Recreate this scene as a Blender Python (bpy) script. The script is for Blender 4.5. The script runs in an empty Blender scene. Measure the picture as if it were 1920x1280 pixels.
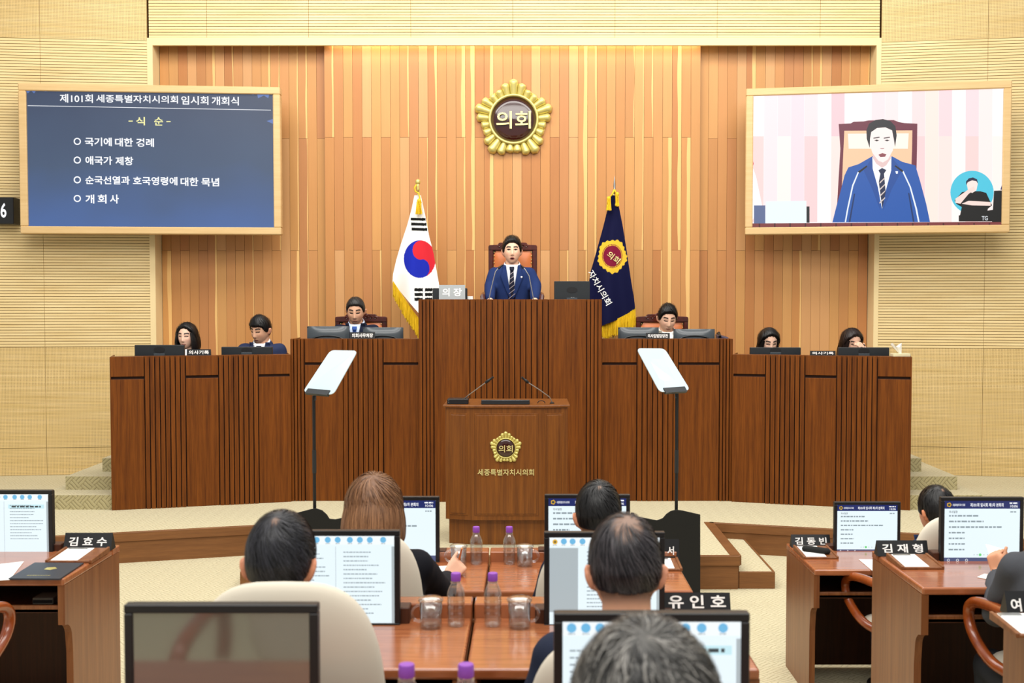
import bpy, bmesh, math, random
import numpy as np
from mathutils import Vector, Matrix, Euler
from mathutils.bvhtree import BVHTree
from mathutils.noise import noise as pnoise

random.seed(7)
SC = bpy.context.scene
COL = SC.collection
PI = math.pi
R = math.radians

# ------------------------------------------------------------------ camera
F, CX, CY = 2090.0, 988.0, 640.0
CAM = Vector((0.14, 0.0, 2.09))
PITCH = math.atan(80.0 / F)
cd = bpy.data.cameras.new('camera')
cam = bpy.data.objects.new('camera', cd)
COL.objects.link(cam)
cam.location = CAM
cam.rotation_euler = (PI / 2 - PITCH, 0, 0)
cd.sensor_fit = 'HORIZONTAL'
cd.sensor_width = 36.0
cd.lens = F / 1920.0 * 36.0
cd.shift_x = -(CX - 960.0) / 1920.0
cd.clip_start = 0.05
cd.dof.use_dof = True
cd.dof.focus_distance = 9.6
cd.dof.aperture_fstop = 5.6
SC.camera = cam

def ray(px, py):
    a, b = (px - CX) / F, -(py - CY) / F
    return Vector((a, math.cos(PITCH) + b * math.sin(PITCH), -math.sin(PITCH) + b * math.cos(PITCH)))

def at(px, py, Y):
    "world point seen at photo pixel (px,py) standing at distance Y"
    d = ray(px, py)
    return CAM + d * (Y / d.y)

def atz(px, py, z):
    d = ray(px, py)
    return CAM + d * ((z - CAM.z) / d.z)

def onplane(px, py, p0, n):
    d = ray(px, py)
    return CAM + d * ((p0 - CAM).dot(n) / d.dot(n))

# ------------------------------------------------------------------ world, lamps, exposure
w = bpy.data.worlds.new('world')
SC.world = w
w.use_nodes = True
w.node_tree.nodes['Background'].inputs[0].default_value = (1.0, 0.985, 0.96, 1)
w.node_tree.nodes['Background'].inputs[1].default_value = 0.50
SC.view_settings.view_transform = 'Standard'
SC.view_settings.look = 'None'
SC.view_settings.gamma = 1.0
SC.view_settings.use_curve_mapping = False
SC.view_settings.exposure = 0.13

def area(name, loc, rot, sx, sy, power, col=(1, 0.975, 0.93)):
    l = bpy.data.lights.new(name, 'AREA')
    l.shape = 'RECTANGLE'; l.size = sx; l.size_y = sy; l.energy = power; l.color = col
    o = bpy.data.objects.new(name, l); COL.objects.link(o)
    o.location = loc; o.rotation_euler = rot
    return o
area('ceiling_lamp_stage', (0, 8.6, 6.6), (R(18), 0, 0), 9.0, 1.6, 330)
area('ceiling_lamp_mid', (0, 4.6, 6.8), (R(25), 0, 0), 9.0, 1.8, 320)
area('ceiling_lamp_rear', (0, 0.4, 6.6), (R(38), 0, 0), 9.0, 1.8, 330)
area('cove_lamp', (0.02, 11.815, 4.80), (R(-12), 0, 0), 3.9, 0.04, 9, (1, 0.92, 0.78))

# ------------------------------------------------------------------ mesh helpers
def rot2(x, y, a):
    return x * math.cos(a) - y * math.sin(a), x * math.sin(a) + y * math.cos(a)

class MB:
    def __init__(s):
        s.v = []; s.f = []; s.m = []
    def add(s, v, f, M=None, mi=0):
        b = len(s.v)
        if M is not None:
            v = [tuple(M @ Vector(p)) for p in v]
        s.v += [tuple(p) for p in v]
        s.f += [tuple(i + b for i in q) for q in f]
        s.m += [mi] * len(f)
        return s
    def box(s, x0, x1, y0, y1, z0, z1, M=None, mi=0):
        v = [(x0, y0, z0), (x1, y0, z0), (x1, y1, z0), (x0, y1, z0), (x0, y0, z1), (x1, y0, z1), (x1, y1, z1), (x0, y1, z1)]
        f = [(0, 3, 2, 1), (4, 5, 6, 7), (0, 1, 5, 4), (1, 2, 6, 5), (2, 3, 7, 6), (3, 0, 4, 7)]
        return s.add(v, f, M, mi)
    def prism(s, poly, y0, y1, M=None, mi=0):
        "poly in x,z extruded along y; poly counter-clockwise seen from -y"
        n = len(poly)
        v = [(x, y0, z) for x, z in poly] + [(x, y1, z) for x, z in poly]
        f = [tuple(range(n)), tuple(range(2 * n - 1, n - 1, -1))]
        f += [(i, i + n, (i + 1) % n + n, (i + 1) % n) for i in range(n)]
        return s.add(v, f, M, mi)
    def slab(s, poly, z0, z1, M=None, mi=0):
        "poly in x,y (counter-clockwise from above) extruded along z"
        n = len(poly)
        v = [(x, y, z0) for x, y in poly] + [(x, y, z1) for x, y in poly]
        f = [tuple(range(n - 1, -1, -1)), tuple(range(n, 2 * n))]
        f += [(i, (i + 1) % n, (i + 1) % n + n, i + n) for i in range(n)]
        return s.add(v, f, M, mi)
    def tube(s, pts, r, n=8, M=None, mi=0, flat=1.0):
        pts = [Vector(p) for p in pts]
        k = len(pts)
        rr = r if isinstance(r, (list, tuple)) else [r] * k
        v = []; f = []
        up = None
        for i, p in enumerate(pts):
            t = (pts[min(i + 1, k - 1)] - pts[max(i - 1, 0)]).normalized()
            if up is None:
                a = Vector((0, 0, 1)) if abs(t.z) < 0.9 else Vector((1, 0, 0))
                up = (a - t * a.dot(t)).normalized()
            else:
                up = (up - t * up.dot(t)).normalized()
            sd = t.cross(up)
            for j in range(n):
                a = 2 * PI * j / n
                v.append(p + (up * math.cos(a) * flat + sd * math.sin(a)) * rr[i])
        for i in range(k - 1):
            for j in range(n):
                f.append((i * n + j, i * n + (j + 1) % n, (i + 1) * n + (j + 1) % n, (i + 1) * n + j))
        f.append(tuple(range(n - 1, -1, -1))); f.append(tuple(range((k - 1) * n, k * n)))
        return s.add(v, f, M, mi)
    def lathe(s, prof, n=24, M=None, mi=0, sx=1, sy=1):
        "prof list of (r,z) bottom to top"
        v = []; f = []
        k = len(prof)
        for r_, z in prof:
            for j in range(n):
                a = 2 * PI * j / n
                v.append((r_ * math.cos(a) * sx, r_ * math.sin(a) * sy, z))
        for i in range(k - 1):
            for j in range(n):
                f.append((i * n + j, i * n + (j + 1) % n, (i + 1) * n + (j + 1) % n, (i + 1) * n + j))
        if prof[0][0] > 1e-6: f.append(tuple(range(n - 1, -1, -1)))
        if prof[-1][0] > 1e-6: f.append(tuple(range((k - 1) * n, k * n)))
        return s.add(v, f, M, mi)
    def ell(s, c, rx, ry, rz, nu=16, nv=10, M=None, mi=0, rot=None):
        v = []; f = []
        E_ = Euler(rot).to_matrix() if rot else Matrix.Identity(3)
        c = Vector(c)
        v.append(c + E_ @ Vector((0, 0, -rz)))
        for i in range(1, nv):
            a = -PI / 2 + PI * i / nv
            for j in range(nu):
                b = 2 * PI * j / nu
                v.append(c + E_ @ Vector((rx * math.cos(a) * math.cos(b), ry * math.cos(a) * math.sin(b), rz * math.sin(a))))
        v.append(c + E_ @ Vector((0, 0, rz)))
        for j in range(nu): f.append((0, 1 + (j + 1) % nu, 1 + j))
        for i in range(nv - 2):
            for j in range(nu):
                a0 = 1 + i * nu; a1 = a0 + nu
                f.append((a0 + j, a0 + (j + 1) % nu, a1 + (j + 1) % nu, a1 + j))
        l = len(v) - 1; a0 = 1 + (nv - 2) * nu
        for j in range(nu): f.append((a0 + j, a0 + (j + 1) % nu, l))
        return s.add(v, f, M, mi)
    def capsule(s, p0, p1, r0, r1, n=12, mi=0, flat=1.0):
        p0, p1 = Vector(p0), Vector(p1)
        t = (p1 - p0); L = t.length; t.normalize()
        pts = []; rr = []
        for i in range(5):
            a = PI / 2 * (1 - i / 4)
            pts.append(p0 - t * r0 * math.sin(a)); rr.append(max(r0 * math.cos(a), r0 * 0.05))
        for i in range(5):
            a = PI / 2 * i / 4
            pts.append(p1 + t * r1 * math.sin(a)); rr.append(max(r1 * math.cos(a), r1 * 0.05))
        return s.tube(pts, rr, n, mi=mi, flat=flat)
    def grid(s, fn, nu, nv, mi=0, M=None, flip=False):
        v = [fn(i / nu, j / nv) for j in range(nv + 1) for i in range(nu + 1)]
        f = []
        for j in range(nv):
            for i in range(nu):
                q = (j * (nu + 1) + i, j * (nu + 1) + i + 1, (j + 1) * (nu + 1) + i + 1, (j + 1) * (nu + 1) + i)
                f.append(q[::-1] if flip else q)
        return s.add(v, f, M, mi)
    def mesh(s, name, mats):
        me = bpy.data.meshes.new(name)
        me.from_pydata(s.v, [], s.f)
        for m in (mats if isinstance(mats, (list, tuple)) else [mats]):
            me.materials.append(m)
        if any(s.m):
            me.polygons.foreach_set('material_index', s.m)
        me.update()
        return me
    def build(s, name, mats, parent=None, smooth=False, bevel=0.0, loc=None, seg=1):
        return link(name, s.mesh(name, mats), parent, smooth, bevel, loc, seg)

def link(name, me, parent=None, smooth=False, bevel=0.0, loc=None, seg=1):
    o = bpy.data.objects.new(name, me)
    COL.objects.link(o)
    o.parent = parent
    if loc is not None: o.location = loc
    if smooth:
        me.polygons.foreach_set('use_smooth', [True] * len(me.polygons))
        if smooth != 'all':
            try: me.set_sharp_from_angle(angle=R(40))
            except Exception: pass
    if bevel:
        b = o.modifiers.new('bevel', 'BEVEL'); b.width = bevel; b.segments = seg; b.limit_method = 'ANGLE'
    return o

def tag(o, label=None, cat=None, group=None, kind=None):
    if label: o['label'] = label
    if cat: o['category'] = cat
    if group: o['group'] = group
    if kind: o['kind'] = kind
    return o

def thing(name, label, cat, loc=(0, 0, 0), rz=0.0, group=None):
    o = bpy.data.objects.new(name, None)
    COL.objects.link(o)
    o.empty_display_size = 0.1
    o.location = loc; o.rotation_euler = (0, 0, rz)
    return tag(o, label, cat, group)

def struct(o):
    o['kind'] = 'structure'; return o

def copy_tree(o, parent=None):
    c = o.copy(); COL.objects.link(c); c.parent = parent
    for ch in list(o.children): copy_tree(ch, c)
    return c

_tc = {}
def text_mesh(body, w=None, h=None, bold=0.0, ext=0.002, spacing=1.0):
    "lettering in the x,z plane facing -y, centred, scaled to w x h"
    key = (body, bold, spacing)
    if key not in _tc:
        c = bpy.data.curves.new('lettering', 'FONT')
        c.body = body; c.offset = bold; c.space_character = spacing; c.resolution_u = 3
        o = bpy.data.objects.new('lettering', c); COL.objects.link(o)
        dg = bpy.context.evaluated_depsgraph_get(); dg.update()
        me = bpy.data.meshes.new_from_object(o.evaluated_get(dg))
        bpy.data.objects.remove(o); bpy.data.curves.remove(c)
        _tc[key] = (np.array([tuple(v.co) for v in me.vertices]), [tuple(p.vertices) for p in me.polygons])
        bpy.data.meshes.remove(me)
    V, Fc = _tc[key]
    mn, mx = V.min(0), V.max(0)
    sx = sz = None
    if w: sx = w / (mx[0] - mn[0])
    if h: sz = h / (mx[1] - mn[1])
    sx = sx or sz; sz = sz or sx
    x = (V[:, 0] - (mn[0] + mx[0]) / 2) * sx
    z = (V[:, 1] - (mn[1] + mx[1]) / 2) * sz
    mb = MB()
    n = len(x)
    if ext:
        v = [(x[i], -ext, z[i]) for i in range(n)] + [(x[i], 0, z[i]) for i in range(n)]
        f = list(Fc)
        ed = {}
        for q in Fc:
            for a, b in zip(q, q[1:] + q[:1]):
                ed[(a, b)] = 1
        for (a, b) in ed:
            if (b, a) not in ed: f.append((a, a + n, b + n, b))
    else:
        v = [(x[i], 0, z[i]) for i in range(n)]; f = list(Fc)
    mb.add(v, f)
    return mb

# ------------------------------------------------------------------ materials
def lin(c):
    return c / 12.92 if c <= 0.04045 else ((c + 0.055) / 1.055) ** 2.4
def hx(h):
    h = h.lstrip('#')
    return tuple(lin(int(h[i:i + 2], 16) / 255.0) for i in (0, 2, 4)) + (1.0,)

def mat(name, col, rough=0.5, metal=0.0, spec=None, emit=None, estr=1.0, trans=0.0, ior=1.45, coat=0.0, alpha=1.0):
    m = bpy.data.materials.new(name); m.use_nodes = True
    b = m.node_tree.nodes['Principled BSDF']
    c = hx(col) if isinstance(col, str) else tuple(col)
    b.inputs['Base Color'].default_value = c
    b.inputs['Roughness'].default_value = rough
    b.inputs['Metallic'].default_value = metal
    if spec is not None: b.inputs['Specular IOR Level'].default_value = spec
    if emit:
        b.inputs['Emission Color'].default_value = hx(emit) if isinstance(emit, str) else emit
        b.inputs['Emission Strength'].default_value = estr
    b.inputs['Transmission Weight'].default_value = trans
    b.inputs['IOR'].default_value = ior
    b.inputs['Coat Weight'].default_value = coat
    b.inputs['Coat Roughness'].default_value = 0.12
    b.inputs['Alpha'].default_value = alpha
    m.diffuse_color = c
    return m

class NT:
    def __init__(s, m):
        s.t = m.node_tree; s.b = s.t.nodes['Principled BSDF']
    def n(s, typ, **kw):
        o = s.t.nodes.new(typ)
        for k, v in kw.items(): setattr(o, k, v)
        return o
    def l(s, a, b): s.t.links.new(a, b)
    def math(s, op, a, b=None, c=None):
        o = s.n('ShaderNodeMath', operation=op)
        for i, x in enumerate((a, b, c)):
            if x is None: continue
            if isinstance(x, (int, float)): o.inputs[i].default_value = x
            else: s.l(x, o.inputs[i])
        return o.outputs[0]
    def noise(s, vec, scale=5, detail=3, rough=0.5):
        o = s.n('ShaderNodeTexNoise'); o.inputs['Scale'].default_value = scale
        o.inputs['Detail'].default_value = detail; o.inputs['Roughness'].default_value = rough
        if vec is not None: s.l(vec, o.inputs['Vector'])
        return o.outputs['Fac']
    def mapv(s, vec, scale=(1, 1, 1), rot=(0, 0, 0)):
        o = s.n('ShaderNodeMapping'); o.inputs['Scale'].default_value = scale; o.inputs['Rotation'].default_value = rot
        s.l(vec, o.inputs['Vector']); return o.outputs[0]
    def mix(s, fac, a, b, blend='MIX'):
        o = s.n('ShaderNodeMix', data_type='RGBA', blend_type=blend)
        for sock, x in ((o.inputs[0], fac), (o.inputs[6], a), (o.inputs[7], b)):
            if isinstance(x, (int, float)): sock.default_value = x
            elif isinstance(x, tuple): sock.default_value = x
            else: s.l(x, sock)
        return o.outputs[2]
    def ramp(s, fac, stops):
        o = s.n('ShaderNodeValToRGB')
        e = o.color_ramp.elements
        while len(e) < len(stops): e.new(0.5)
        for i, (p, c) in enumerate(stops):
            e[i].position = p; e[i].color = c
        s.l(fac, o.inputs[0]); return o.outputs[0]
    def bump(s, h, strength=0.3, dist=0.002):
        o = s.n('ShaderNodeBump'); o.inputs['Strength'].default_value = strength; o.inputs['Distance'].default_value = dist
        s.l(h, o.inputs['Height']); s.l(o.outputs[0], s.b.inputs['Normal'])
    def obj(s):
        return s.n('ShaderNodeTexCoord').outputs['Object']

def wood(name, dark, light, rough=0.4, stretch=(38, 38, 1.2), coat=0.0, spec=None):
    m = mat(name, light, rough, coat=coat, spec=spec); t = NT(m)
    oi = t.n('ShaderNodeObjectInfo')
    add = t.n('ShaderNodeVectorMath', operation='ADD'); t.l(t.obj(), add.inputs[0])
    comb = t.n('ShaderNodeCombineXYZ')
    t.l(t.math('MULTIPLY', oi.outputs['Random'], 7.0), comb.inputs[0]); t.l(t.math('MULTIPLY', oi.outputs['Random'], 3.0), comb.inputs[2])
    t.l(comb.outputs[0], add.inputs[1])
    v = t.mapv(add.outputs[0], stretch)
    n1 = t.noise(v, 1.0, 4, 0.6)
    n2 = t.noise(t.mapv(add.outputs[0], tuple(x * 4 for x in stretch)), 1.0, 2, 0.6)
    f = t.math('ADD', t.math('MULTIPLY', n1, 0.75), t.math('MULTIPLY', n2, 0.25))
    t.l(t.ramp(f, [(0.30, hx(dark)), (0.70, hx(light))]), t.b.inputs['Base Color'])
    return m

def plank_mat():
    m = mat('wall_plank_wood', '#c98a52', 0.45); t = NT(m)
    oi = t.n('ShaderNodeObjectInfo'); tc = t.n('ShaderNodeTexCoord')
    sep = t.n('ShaderNodeSeparateXYZ'); t.l(tc.outputs['Generated'], sep.inputs[0])
    add = t.n('ShaderNodeVectorMath', operation='ADD'); t.l(tc.outputs['Object'], add.inputs[0])
    comb = t.n('ShaderNodeCombineXYZ'); t.l(t.math('MULTIPLY', oi.outputs['Random'], 9.0), comb.inputs[2]); t.l(comb.outputs[0], add.inputs[1])
    g = t.noise(t.mapv(add.outputs[0], (70, 70, 1.6)), 1.0, 3, 0.6)
    g2 = t.noise(t.mapv(add.outputs[0], (5, 5, 2.0)), 1.0, 2, 0.5)
    dark = t.mix(1.0, oi.outputs['Color'], (0.80, 0.72, 0.66, 1), 'MULTIPLY')
    c = t.mix(t.math('MULTIPLY', t.math('ADD', g, g2), 0.42), oi.outputs['Color'], dark)
    # pale sapwood edge of its own wavy outline where the plank has one
    wav = t.math('MULTIPLY', t.math('SUBTRACT', t.noise(t.mapv(add.outputs[0], (0.1, 0.1, 1.1)), 1.0, 1), 0.5), 0.55)
    x = t.math('ADD', sep.outputs[0], wav)
    s_ = t.math('GREATER_THAN', x, oi.outputs['Alpha'])
    c = t.mix(s_, c, hx('#e6b772'))
    t.l(c, t.b.inputs['Base Color'])
    return m

def perf_mat():
    m = mat('perforated_panel', '#f0d28c', 0.55); t = NT(m)
    sep = t.n('ShaderNodeSeparateXYZ'); t.l(t.obj(), sep.inputs[0])
    def cell(a):
        return t.math('SUBTRACT', t.math('FRACT', t.math('DIVIDE', a, 0.0150)), 0.5)
    x, z = cell(sep.outputs[0]), cell(sep.outputs[2])
    d = t.math('SQRT', t.math('ADD', t.math('MULTIPLY', x, x), t.math('MULTIPLY', z, z)))
    hole = t.math('LESS_THAN', d, 0.27)
    n = t.noise(t.mapv(t.obj(), (1.2, 1.2, 26)), 1.0, 3, 0.6)
    base = t.ramp(n, [(0.3, hx('#d6b777')), (0.7, hx('#e8cc93'))])
    t.l(t.mix(hole, base, hx('#8c7040')), t.b.inputs['Base Color'])
    return m

def panel_mat():
    m = mat('cream_slat_wood', '#efcd88', 0.5); t = NT(m)
    n = t.noise(t.mapv(t.obj(), (1.5, 1.5, 30)), 1.0, 3, 0.6)
    t.l(t.ramp(n, [(0.3, hx('#dfc287')), (0.7, hx('#efd8a2'))]), t.b.inputs['Base Color'])
    return m

def carpet_mat(name, lo, hi, k=1.0, depth=0.5):
    "basket weave of diagonal rope strands"
    m = mat(name, hi, 0.95, spec=0.1); t = NT(m)
    tc = t.obj()
    geo = t.n('ShaderNodeNewGeometry')
    sp = t.n('ShaderNodeSeparateXYZ'); t.l(geo.outputs['Position'], sp.inputs[0])
    # horizontal faces weave in x,y; upright faces weave in x,z
    nz = t.n('ShaderNodeSeparateXYZ'); t.l(geo.outputs['True Normal'], nz.inputs[0])
    up = t.math('GREATER_THAN', t.math('ABSOLUTE', nz.outputs[2]), 0.5)
    a = sp.outputs[0]
    b = t.math('ADD', t.math('MULTIPLY', sp.outputs[1], up), t.math('MULTIPLY', sp.outputs[2], t.math('SUBTRACT', 1.0, up)))
    wob = t.math('MULTIPLY', t.noise(geo.outputs['Position'], 9.0, 2), 0.05)
    u = t.math('MULTIPLY', t.math('ADD', t.math('ADD', a, b), wob), 9.0 * k)
    v = t.math('MULTIPLY', t.math('SUBTRACT', t.math('SUBTRACT', a, b), wob), 9.0 * k)
    par = t.math('MODULO', t.math('ADD', t.math('ADD', t.math('FLOOR', u), t.math('FLOOR', v)), 1000.0), 2.0)
    su = t.math('ABSOLUTE', t.math('SINE', t.math('MULTIPLY', u, 3 * PI)))
    sv = t.math('ABSOLUTE', t.math('SINE', t.math('MULTIPLY', v, 3 * PI)))
    hgt = t.math('ADD', t.math('MULTIPLY', su, par), t.math('MULTIPLY', sv, t.math('SUBTRACT', 1.0, par)))
    fine = t.noise(geo.outputs['Position'], 160.0, 2)
    hh = t.math('ADD', t.math('POWER', hgt, 0.5), t.math('MULTIPLY', fine, 0.35))
    t.l(t.ramp(hh, [(0.25, hx(lo)), (0.85, hx(hi))]), t.b.inputs['Base Color'])
    t.bump(hh, depth, 0.006)
    return m

def vcol_mat(name, rough=0.6, spec=0.3, grain=0.0):
    m = mat(name, '#ffffff', rough, spec=spec); t = NT(m)
    a = t.n('ShaderNodeVertexColor'); a.layer_name = 'Col'
    t.l(a.outputs[0], t.b.inputs['Base Color'])
    if grain:
        t.bump(t.noise(t.obj(), 180, 2), grain, 0.002)
    return m

def thin_glass(name, lo, hi, tint=(0.97, 0.985, 0.985, 1)):
    "thin clear wall: see-through face on, mirror-like at glancing angles"
    m = mat(name, '#f2f8fa', 0.04); t = NT(m)
    tr = t.n('ShaderNodeBsdfTransparent'); tr.inputs[0].default_value = tint
    gl = t.n('ShaderNodeBsdfGlossy'); gl.inputs['Roughness'].default_value = 0.10
    lw = t.n('ShaderNodeLayerWeight'); lw.inputs[0].default_value = 0.35
    f = t.math('ADD', t.math('MULTIPLY', t.math('POWER', lw.outputs['Facing'], 1.6), hi - lo), lo)
    mx = t.n('ShaderNodeMixShader'); t.l(f, mx.inputs[0]); t.l(tr.outputs[0], mx.inputs[1]); t.l(gl.outputs[0], mx.inputs[2])
    out = [n for n in t.t.nodes if n.type == 'OUTPUT_MATERIAL'][0]
    t.l(mx.outputs[0], out.inputs['Surface'])
    return m
M = {}
M['desk'] = wood('stage_desk_wood', '#4e2506', '#7d4411', 0.42, spec=0.25)
M['desk_dark'] = mat('desk_groove', '#35190a', 0.7)
M['podium'] = wood('podium_wood', '#5c300b', '#834c16', 0.38)
M['table'] = wood('table_top_wood', '#8a4b2a', '#b06c44', 0.22, (3, 60, 3), coat=0.5)
M['table_side'] = wood('table_side_wood', '#6a3a1e', '#8d5a34', 0.35)
M['table_dark'] = wood('table_inner_wood', '#3a1c0d', '#4f2812', 0.5)
M['trim'] = wood('stage_riser_wood', '#6e4522', '#85572e', 0.5, (2, 2, 30))
M['plank'] = plank_mat()
M['perf'] = perf_mat()
M['cream'] = panel_mat()
M['cream_plain'] = mat('cream_trim', '#ecd4a0', 0.5)
M['groove'] = mat('groove_shadow_gap', '#7a5c2c', 0.8)
M['frame'] = wood('screen_frame_wood', '#cba872', '#d9b985', 0.4, (1.5, 1.5, 30))
M['carpet'] = carpet_mat('cream_carpet', '#988b69', '#cdc3a2', 1.0, 0.6)
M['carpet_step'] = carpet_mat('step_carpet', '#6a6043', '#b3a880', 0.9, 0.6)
M['black'] = mat('black_plastic', '#17181a', 0.38)
M['black_matt'] = mat('black_cloth', '#12120f', 0.85)
M['dgrey'] = mat('dark_grey_plastic', '#24282b', 0.35)
M['mgrey'] = mat('grey_gloss_plastic', '#3f464b', 0.25, coat=0.3)
M['chrome'] = mat('metal', '#9a9a98', 0.25, 1.0)
M['steel'] = mat('brushed_steel', '#b9bcbc', 0.35, 1.0)
M['gold'] = mat('gold_leaf', '#d6c878', 0.36, 0.55)
M['gold_soft'] = mat('gold_letters', '#e2d390', 0.4, 0.35)
M['maroon'] = mat('maroon_lacquer', '#35100a', 0.12, coat=0.8)
M['white'] = mat('white_print', '#f4f2ee', 0.6)
M['paper'] = mat('white_paper', '#f2f1ec', 0.8)
M['glass'] = thin_glass('clear_glass', 0.13, 0.9)
M['pet'] = thin_glass('clear_bottle', 0.13, 0.9)
M['water'] = thin_glass('water', 0.07, 0.5, (0.94, 0.96, 0.965, 1))
M['cap'] = mat('purple_cap', '#8d4bb5', 0.4)
M['prompt'] = mat('prompter_glass', '#bfd0d8', 0.12, spec=0.4)
M['leather'] = mat('orange_leather', '#c8703a', 0.38)
M['carved'] = wood('carved_rosewood', '#2f0d07', '#571c10', 0.3, (9, 9, 4), coat=0.3)
M['upholstery'] = mat('cream_upholstery', '#d9d0bd', 0.8)
M['arm_wood'] = wood('chair_arm_wood', '#7a3513', '#a2501f', 0.25, (6, 6, 6), coat=0.5)
M['navy_flag'] = vcol_mat('flag_cloth', 0.75, 0.15)
M['yellow_fringe'] = mat('yellow_fringe', '#e6bd1e', 0.6)
M['skin'] = vcol_mat('skin', 0.5, 0.35)
M['hairv'] = vcol_mat('hair', 0.42, 0.45)
M['tissue'] = mat('tissue_paper', '#f6f4ee', 0.9)
M['folder'] = mat('navy_folder', '#2a303a', 0.45)

def emit_mat(name, col, s=1.0, rough=0.35):
    return mat(name, (0.004, 0.004, 0.004, 1), rough, emit=col, estr=s)

# ================================================================== THE SETTING
ZS = 0.24          # stage floor
WF = 11.75         # face of the cream wall around the wood panelling
ZROW = {0: 0.0, 1: 0.20, 2: 0.36, 3: 0.52}

# floors
struct(MB().box(-8, 8, 4.6, 12.4, -0.2, 0.0).build('floor', M['carpet']))
for i, (y1, z) in enumerate(((5.40, 0.20), (3.78, 0.36), (2.40, 0.52))):
    y0 = (3.78, 2.40, -1.5)[i]
    o = struct(MB().box(-8, 8, y0, y1, -0.2, z).build('floor_tier', M['carpet']))
    tag(o, label=('cream carpet tier under the front desks', 'cream carpet tier under the second row of desks', 'cream carpet tier under the third row of desks')[i])

XE = 1.66; YF = 7.97; YB = 9.16
poly = [(-6, 7.94), (-XE, YB), (-XE, YF), (XE, YF), (XE, YB), (6, 7.94), (6, 12.3), (-6, 12.3)]
stage = struct(MB().slab(poly, 0.0, ZS).build('stage_platform', M['carpet']))
tag(stage, 'low carpeted stage platform with brown wooden edge')
def riser(p0, p1, topw=0.05, name='riser_board'):
    p0, p1 = Vector(p0), Vector(p1); d = p1 - p0; L = d.length; a = math.atan2(d.y, d.x)
    m = Matrix.Translation((p0.x, p0.y, 0)) @ Matrix.Rotation(a, 4, 'Z')
    MB().box(0, L, -0.012, 0.004, 0.0, ZS - 0.068, m).build(name, M['trim'], stage)
    MB().box(-0.012, L + 0.012, -0.026, topw, ZS - 0.068, ZS + 0.004, m).build('nosing', M['trim'], stage, bevel=0.003)
riser((-XE, YF), (XE, YF), 0.012)
riser((XE, YF + 0.01), (XE, YB), 0.055)
riser((-XE, YB), (-XE, YF + 0.01), 0.055)
riser((XE, YB), (6, 7.94), 0.012)
riser((-6, 7.94), (-XE, YB), 0.012)
for s in (-1, 1):
    st = struct(MB().box(s * XE if s > 0 else -XE - 0.255, XE + 0.255 if s > 0 else -XE, YF + 0.02, YB - 0.03, 0.0, 0.118).build('stage_step', M['carpet']))
    tag(st, 'single carpeted step at the %s side of the stage tongue' % ('right' if s > 0 else 'left'))
    x0, x1 = (XE + 0.012, XE + 0.27) if s > 0 else (-XE - 0.27, -XE - 0.012)
    MB().box(x0, x1, YF, YF + 0.02, 0, 0.122).build('riser_board', M['trim'], st, bevel=0.002)
    xa = x1 - 0.014 if s > 0 else x0
    MB().box(xa, xa + 0.014, YF + 0.02, YB - 0.03, 0, 0.122).build('riser_board', M['trim'], st)

# carpeted stairs beside the long desks, and the raised floor behind the desks
Y1 = atz(180, 955, ZS).y; z1 = at(180, 928, Y1).z
Y2 = atz(180, 918, z1).y; z2 = at(180, 893, Y2).z
Y3 = atz(200, 884, z2).y; z3 = at(200, 859, Y3).z
X2 = abs(at(123, 905, Y2).x); X3 = abs(at(192, 870, Y3).x)
for s in (-1, 1):
    for k, (ya, yb, za, zb, xo) in enumerate(((Y1, 11.7, ZS, z1, X2 + 0.12), (Y2, 11.7, z1, z2, X2), (Y3, 11.7, z2, z3, X3))):
        xi = 3.5
        mb = MB(); a, b = (xi, xo) if s > 0 else (-xo, -xi)
        mb.box(a, b, ya, yb, za, zb)
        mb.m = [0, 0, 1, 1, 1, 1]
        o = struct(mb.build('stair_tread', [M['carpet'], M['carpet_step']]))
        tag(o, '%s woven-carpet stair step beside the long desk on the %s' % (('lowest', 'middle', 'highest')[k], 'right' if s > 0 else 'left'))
struct(MB().box(-3.4, 3.4, 10.85, 11.7, ZS, z3).build('floor_dais', M['carpet']))

# ---------------- cream walls
ZT = at(960, 85, WF).z
XL, XR = at(289, 300, WF).x, at(1641, 300, WF).x
def grooved(x0, x1, za, zb, parent, y=0.0, pitch=0.0294):
    n = max(1, round((zb - za) / pitch)); p = (zb - za) / n
    mb = MB()
    for i in range(n):
        mb.box(x0 + 0.0018, x1 - 0.0018, y, y + 0.012, za + i * p + 0.0028, za + (i + 1) * p - 0.0028)
    k = len(mb.f)
    mb.box(x0, x1, y + 0.0105, y + 0.03, za, zb, mi=1)
    return mb.build('wall_panel', [M['cream'], M['groove']], parent)
def perf(x0, x1, za, zb, parent, y=0.0):
    return MB().box(x0 + 0.002, x1 - 0.002, y, y + 0.03, za + 0.002, zb - 0.002).build('wall_panel', M['perf'], parent)

front = struct(MB().box(-4.6, 4.6, 12.02, 12.12, 0.0, 6.2).build('wall_front', M['groove']))
tag(front, 'front wall of warm wood planks framed by cream slats')
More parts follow.
